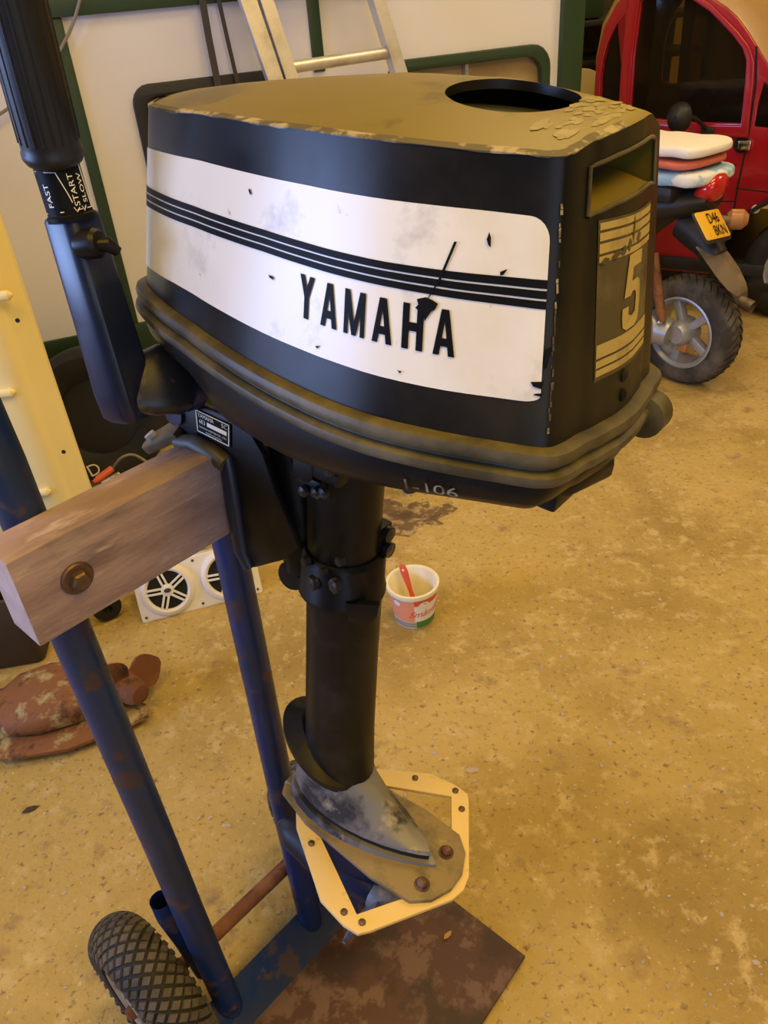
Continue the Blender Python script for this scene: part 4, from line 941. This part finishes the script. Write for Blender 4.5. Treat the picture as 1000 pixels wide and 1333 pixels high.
# white panel with two speakers
def speakers():
    a, b = at(186, 812, z=0), at(343, 771, z=0); d = (b-a)/np.linalg.norm(b-a); nrm = np.array([d[1], -d[0], 0]); lean = R(24)
    up = np.array([0, 0, 1])*math.cos(lean)-nrm*math.sin(lean); L = np.linalg.norm(b-a); out = np.cross(d, up)
    f = Frame(a, np.array([d, up, out]).T); t = thing('speaker_box', 'white twin speaker panel leaning on the floor behind the hand truck', 'speaker', f)
    hgt = .138
    MB().plate([rrect(0, 0, L, hgt, .006)], .016, .003, Matrix.Translation((0, 0, -.008))).build('panel', M['spkwhite'], t)
    MB().box((L/2, hgt*.5, -.055), (L*.9, hgt*.86, .08), .008).build('cabinet', M['spkwhite'], t)
    for cx in (.078, L-.078):
        cy = .070
        r = MB().lathe([(.066, 0), (.066, .006), (.062, .011), (.055, .013), (.050, .010), (.048, .003)], 40, (cx, cy, 0), ring=True).build('speaker_ring', M['spkwhite'], t)
        MB().lathe([(.049, .002), (.03, -.004), (.022, -.006)], 32, (cx, cy, .003)).build('speaker_cone', M['dark'], r)
        MB().lathe([(.016, .006), (.016, .011), (.013, .013), (.0005, .0135)], 24, (cx, cy, 0)).build('centre_cap', M['spkwhite'], r)
        MB().plate([[(.009*math.cos(R(q)), .0055*math.sin(R(q))) for q in range(0, 360, 20)]], .001, 0, Matrix.Translation((cx, cy, .0142))).build('cap_badge', M['olive'], r)
        for k in range(5):
            an = R(90+72*k+14)
            for o_ in (-.0055, .0055):
                MB().box((.032, o_, .0095), (.038, .0055, .005), .001).xf(Matrix.Translation((cx, cy, 0))@Matrix.Rotation(an, 4, 'Z')).build('grille_spoke', M['spkwhite'], r)
    for x, y in ((.012, .012), (L/2, .012), (L-.012, .012), (L-.012, hgt-.012), (L/2, hgt-.012), (.012, hgt-.012)):
        MB().lathe([(.0035, 0), (.0035, .0015), (.0005, .002)], 10, (x, y, 0)).build('screw', M['bolt'], t)
speakers()
# rusty propeller shaft piece
def rusty():
    c = at(140, 925, z=.0); f = yawframe((c[0], c[1], 0), 6); t = thing('rusty_propeller_leg', 'rusty old outboard leg with propeller lying on the floor at left', 'propeller')
    t.matrix_world = f.mat()
    body = []
    for x, w, h, z in ((-.42, .035, .012, .03), (-.30, .05, .018, .035), (-.22, .055, .022, .04), (-.19, .085, .030, .045), (-.12, .095, .040, .05), (-.05, .08, .042, .052), (.0, .06, .036, .055), (.035, .035, .026, .055), (.055, .01, .01, .055)):
        body.append([(x, w*math.cos(2*math.pi*k/22)+.02, z+h*math.copysign(abs(math.sin(2*math.pi*k/22))**.75, math.sin(2*math.pi*k/22))) for k in range(22)])
    MB().loft(body).build('leg_casing', M['rustcase'], t, smooth=50)
    MB().plate([[(-.46, -.03), (-.26, -.085), (-.18, -.115), (-.06, -.115), (.05, -.08), (.10, -.055), (.09, -.02), (-.02, .02), (-.2, .06), (-.46, .06)]], .010, .002, Matrix.Translation((0, 0, .020))).build('cavitation_plate', M['rustcase'], t)
    Pm = Matrix.Translation((.055, .0, .062))@Matrix.Rotation(R(-42), 4, 'Z')
    MB().tube([(-.03, 0, 0), (-.02, 0, 0), (.03, 0, 0), (.048, 0, 0), (.052, 0, 0)], [.024, .034, .030, .022, .008], 20).xf(Pm).build('propeller_hub', M['rust'], t)
    for a, rm in ((268, .098), (25, .100), (146, .060)):
        b = blade(R(a), (0, 0, 0), rm, .044, pitch=.55); b.xf(Pm).build('propeller_blade', M['rust'], t, smooth=60)
M['rustcase'] = mat('rusty scaled casing', (.24, .095, .03), .7, layers=[((.42, .33, .15), 20, .55, .05, .5), ((.09, .045, .02), 35, .60, .06)], bump=(60, .7, .004))
rusty()
# bottle behind the engine
c = at(534, 638, z=0); t = thing('bottle', 'small white bottle standing on its dark blue cap behind the motor', 'bottle', yawframe((c[0], c[1], 0), 0))
MB().lathe([(.0005, 0), (.021, 0), (.022, .003), (.022, .024), (.018, .026)], 24).build('bottle_cap', M['bluepaint'], t)
MB().lathe([(.017, .026), (.019, .034), (.030, .05), (.033, .07), (.033, .17), (.028, .18), (.0005, .18)], 28).build('bottle_body', M['spkwhite'], t)
# big cream fairing standing at left with its lip
FY = 1.72
FR = Frame((0, FY, 0), np.eye(3))
fa = FR.at(-2, 283, 1, 0); fb = FR.at(118, 655, 1, 0); t = thing('cream_panel', 'glossy cream yellow fibreglass panel standing upright at the left edge', 'panel', FR)
xr = fb[0]+.0; xr0 = FR.at(60, 480, 1, 0)[0]
def fsec2(z):
    xx = xr0+(xr-xr0)*0+float(np.interp(z, [0, .4, 1.3], [.01, 0, 0]))
    return [(-2.1, .03, z), (-1.6, -.02, z), (xx-.20, -.03, z), (xx-.09, -.03, z), (xx-.06, -.026, z), (xx-.045, -.012, z), (xx-.04, .0, z), (xx-.004, .012, z), (xx, .02, z), (xx, .03, z), (xx-.1, .035, z), (-1.6, .04, z)]
MB().loft([fsec2(z) for z in (0, .3, .6, .9, 1.15)]).build('shell', M['cream'], t, smooth=50)
for px, py in ((8, 512), (55, 641), (3, 386)):
    q = FR.at(px, py, 1, -.03); MB().tube([q+np.array([-.07, 0, 0]), q+np.array([-.065, -.004, 0]), q+np.array([.015, -.004, .003]), q+np.array([.022, 0, .003])], [.004, .011, .011, .004], 12).build('peg', M['cream'], t)
for px, py in ((23, 417), (83, 588)):
    q = FR.at(px, py, 1, -.031); MB().lathe([(.005, 0), (.005, -.002), (.0005, -.002)], 10, q, axis='y').build('screw_hole', M['dark'], t)
# spare tyre with its lettering, battery and clamp behind the beam
tc = at(150, 640, z=.0); f = yawframe((tc[0]-.02, tc[1]+.13, 0), 10); t = thing('spare_tyre', 'black spare tyre leaning against the caravan skirt', 'tyre', f)
Mx = Matrix.Translation((0, 0, .215))@Matrix.Rotation(R(-12), 4, 'X')
tm = MB().lathe([(.12, -.05), (.15, -.07), (.19, -.072), (.21, -.05), (.215, 0), (.21, .05), (.19, .07), (.15, .07), (.12, .05)], 44, axis='y', ring=True).xf(Mx).build('tyre_body', M['tyre2'], t)
MB().lathe([(.12, -.03), (.10, -.01), (.03, -.01), (.0005, -.01)], 32, axis='y').xf(Mx).build('wheel_disc', M['plastic'], t)
MB().text('D', .055, Mx@Matrix.Translation((-.05, -.073, -.16))@Matrix.Rotation(R(90), 4, 'X')@Matrix.Rotation(R(15), 4, 'Z')).build('tyre_lettering', M['spkwhite'], t, smooth=0)
bc = at(190, 655, z=.16); t = thing('battery', 'black car battery on the floor behind the timber beam', 'battery', yawframe((bc[0], bc[1]+.05, 0), 15))
MB().box((0, 0, .075), (.24, .15, .15), .008).build('battery_case', M['plastic'], t); MB().box((0, 0, .16), (.23, .14, .02), .006).build('battery_lid', M['plastic'], t)
for x in (-.08, .08): MB().lathe([(.010, .17), (.009, .185), (.0005, .186)], 14, (x, .04, 0)).build('battery_post', M['steel'], t)
ca_, cb_ = at(122, 628, z=.182), at(146, 610, z=.196)
jc = thing('jumper_clamp', 'orange handled battery clamp lying on the black battery', 'clamp', Frame((0, 0, 0), np.eye(3)))
MB().tube([ca_, ca_+(cb_-ca_)*.3, cb_], [.006, .011, .010], 12).build('clamp_handle', M['orange'], jc); MB().tube([ca_+np.array([.02, 0, -.006]), cb_+np.array([.02, -.01, -.012])], [.006, .007], 10).build('clamp_jaw', M['steel'], jc)
cab = smoothpath([tuple(cb_), tuple(at(158, 596, z=.23)), tuple(at(172, 592, z=.23)), tuple(at(186, 598, z=.22)), tuple(at(205, 612, z=.19))], 6)
MB().tube(cab, .004, 8).build('clamp_cable', M['cable'], jc)
# dark caster under the beam, added dark box standing in for shade at the left edge
q = at(143, 803, z=0); t = thing('caster', 'small black caster wheel lying on the floor beside the speaker panel', 'caster', yawframe((q[0], q[1], 0), 30))
MB().lathe([(.012, -.018), (.032, -.018), (.036, -.010), (.036, .010), (.032, .018), (.012, .018)], 28, (0, 0, .036), axis='y', ring=True).build('caster_wheel', M['tyre2'], t)
MB().box((.0, 0, .068), (.05, .046, .012), .004).build('caster_fork', M['bolt'], t)
q = at(20, 850, z=0); t = thing('shade_box', 'dark brown open box added to stand in for shade under the beam', 'shade_box', yawframe((q[0]-.13, q[1]+.06, 0), 8))
MB().plate([rrect(-.2, -.13, .2, .13, .02), rrect(-.188, -.118, .188, .118, .018)], .19, .002, Matrix.Translation((0, 0, .098))).build('shade_box_wall', M['brown'], t)
MB().plate([rrect(-.195, -.125, .195, .125, .02)], .008, .001, Matrix.Translation((0, 0, .007))).build('shade_box_bottom', M['brown'], t)
# shelf unit with a green canister between caravan and car
q = at(770, 200, z=0); 
sf = yawframe((1.42, 4.78, 0), 10); t = thing('shelf_unit', 'dark shelf unit in the gap between caravan and red car', 'shelf', sf)
for z in (.05, .45, .85, 1.02): MB().box((0, 0, z), (.85, .4, .025), .003).build('shelf_board', M['plastic'], t)
for x in (-.42, .42):
    for y in (-.19, .19): MB().box((x, y, .8), (.03, .03, 1.6), .003).build('shelf_post', M['plastic'], t)
MB().box((0, .2, .8), (.86, .01, 1.6)).build('back_board', M['brown'], t)
q = sf.at(762, 25, 1, -.1)
t = thing('canister', 'dark green canister standing on the shelf beside the caravan post', 'canister', Frame(sf.w((q[0], -.05, 1.033)), sf.M))
MB().box((0, 0, .13), (.17, .2, .26), .03).build('canister_body', M['cvgreen'], t); MB().tube([(-.05, 0, .26), (-.045, 0, .29), (.045, 0, .29), (.05, 0, .26)], .011, 10).build('canister_handle', M['cvgreen'], t)
# pale curved mudguard-like seat shell left of the car
dq = at(764, 88, origin=(0, 4.1, 0), normal=(0, 1, 0)); ct = dq[2]
t = thing('chair', 'cream plastic chair with a rounded back beside the red car', 'chair', yawframe((dq[0]-.03, dq[1], 0), 0))
bk = [(-.16*math.cos(R(180*k/12)), ct-.16+.16*math.sin(R(180*k/12))) for k in range(13)]
MB().plate([bk+[(.16, .40), (-.16, .40)]], .02, .006, XZp(0)).build('backrest', M['cream'], t)
MB().plate([rrect(-.16, -.16, .16, .16, .05)], .025, .006, Matrix.Translation((0, .17, .42))).build('seat', M['cream'], t)
for x in (-.13, .13):
    for y in (.03, .31): MB().tube([(x, y, 0), (x*.95, y, .42)], .015, 10).build('leg', M['steel'], t)

# dark oil stain soaked into the floor
sc_ = at(530, 672, z=0); rr = random.Random(9); ring = []
for k in range(40):
    a = 2*math.pi*k/40; r = 1+.22*math.sin(3*a+1)+.15*math.sin(7*a)+rr.uniform(-.14, .14); ring.append((sc_[0]+.115*r*math.cos(a), sc_[1]+.085*r*math.sin(a)))
MB().plate([ring], .0006, 0, Matrix.Translation((0, 0, .0004))).build('oil_stain', M['stain'], floor, smooth=0)
# pebbles and debris
rr = random.Random(11); mb = MB()
ico = [(0, 0, 1), (.89, 0, .45), (.28, .85, .45), (-.72, .53, .45), (-.72, -.53, .45), (.28, -.85, .45), (.72, .53, -.3), (-.28, .85, -.3), (-.89, 0, -.3), (-.28, -.85, -.3), (.72, -.53, -.3)]
icf = [(0, 1, 2), (0, 2, 3), (0, 3, 4), (0, 4, 5), (0, 5, 1), (1, 6, 2), (2, 7, 3), (3, 8, 4), (4, 9, 5), (5, 10, 1), (2, 6, 7), (3, 7, 8), (4, 8, 9), (5, 9, 10), (1, 10, 6)]
for _ in range(1500):
    px, py = rr.uniform(-60, 1060), rr.uniform(430, 1400); q = at(px, py, z=0); s = rr.choice([.0012, .0015, .002, .0025, .0035])*rr.uniform(.7, 1.4)
    d_ = TU.l(q)
    if -.2 < d_[0] < .37 and -.34 < d_[1] < .10: continue
    if q[0] < -.2 and q[1] > 1.35 or q[1] > 3: continue
    a = rr.random()*6.3; sx, sy, sz = s*rr.uniform(.8, 1.6), s*rr.uniform(.7, 1.1), s*rr.uniform(.4, .8)
    mb.add([(q[0]+sx*x*math.cos(a)-sy*y*math.sin(a), q[1]+sx*x*math.sin(a)+sy*y*math.cos(a), sz*(z*.9+.2)) for x, y, z in ico], icf)
o = mb.build('pebbles', M['stone'], None, smooth=60); o['kind'] = 'stuff'; o['label'] = 'small stones and grit scattered over the concrete floor'
for (px, py, s, lab) in ((615, 1003, .011, 'pale flat stone on the floor right of the motor leg'), (567, 980, .006, 'small pale stone on the floor just behind the fin frame')):
    q = at(px, py, z=0); a = .5
    o = MB().add([(x*s*1.4, y*s*.8, s*.35*(z+.3)) for x, y, z in ico], icf).build('stone', M['stone'], None, smooth=60); o.location = q; tag(o, lab, 'stone')
def leaf(px, py, z, s, rot_, lab, m):
    q = at(px, py, z=z); o = MB().plate([[(-s, 0), (-.3*s, .45*s), (.5*s, .3*s), (s, 0), (.4*s, -.35*s), (-.4*s, -.3*s)]], .0012, 0).build('leaf', m, None, smooth=0)
    o.location = (q[0], q[1], z+.0015); o.rotation_euler = (.1, .1, rot_); tag(o, lab, 'leaf')
leaf(583, 1218, .013, .010, .8, 'small dry leaf lying on the rusty toe plate', M['leaf'])
leaf(40, 1054, .001, .016, .5, 'dark dry leaf on the floor at the far left', M['brown'])
bpy.context.view_layer.update()
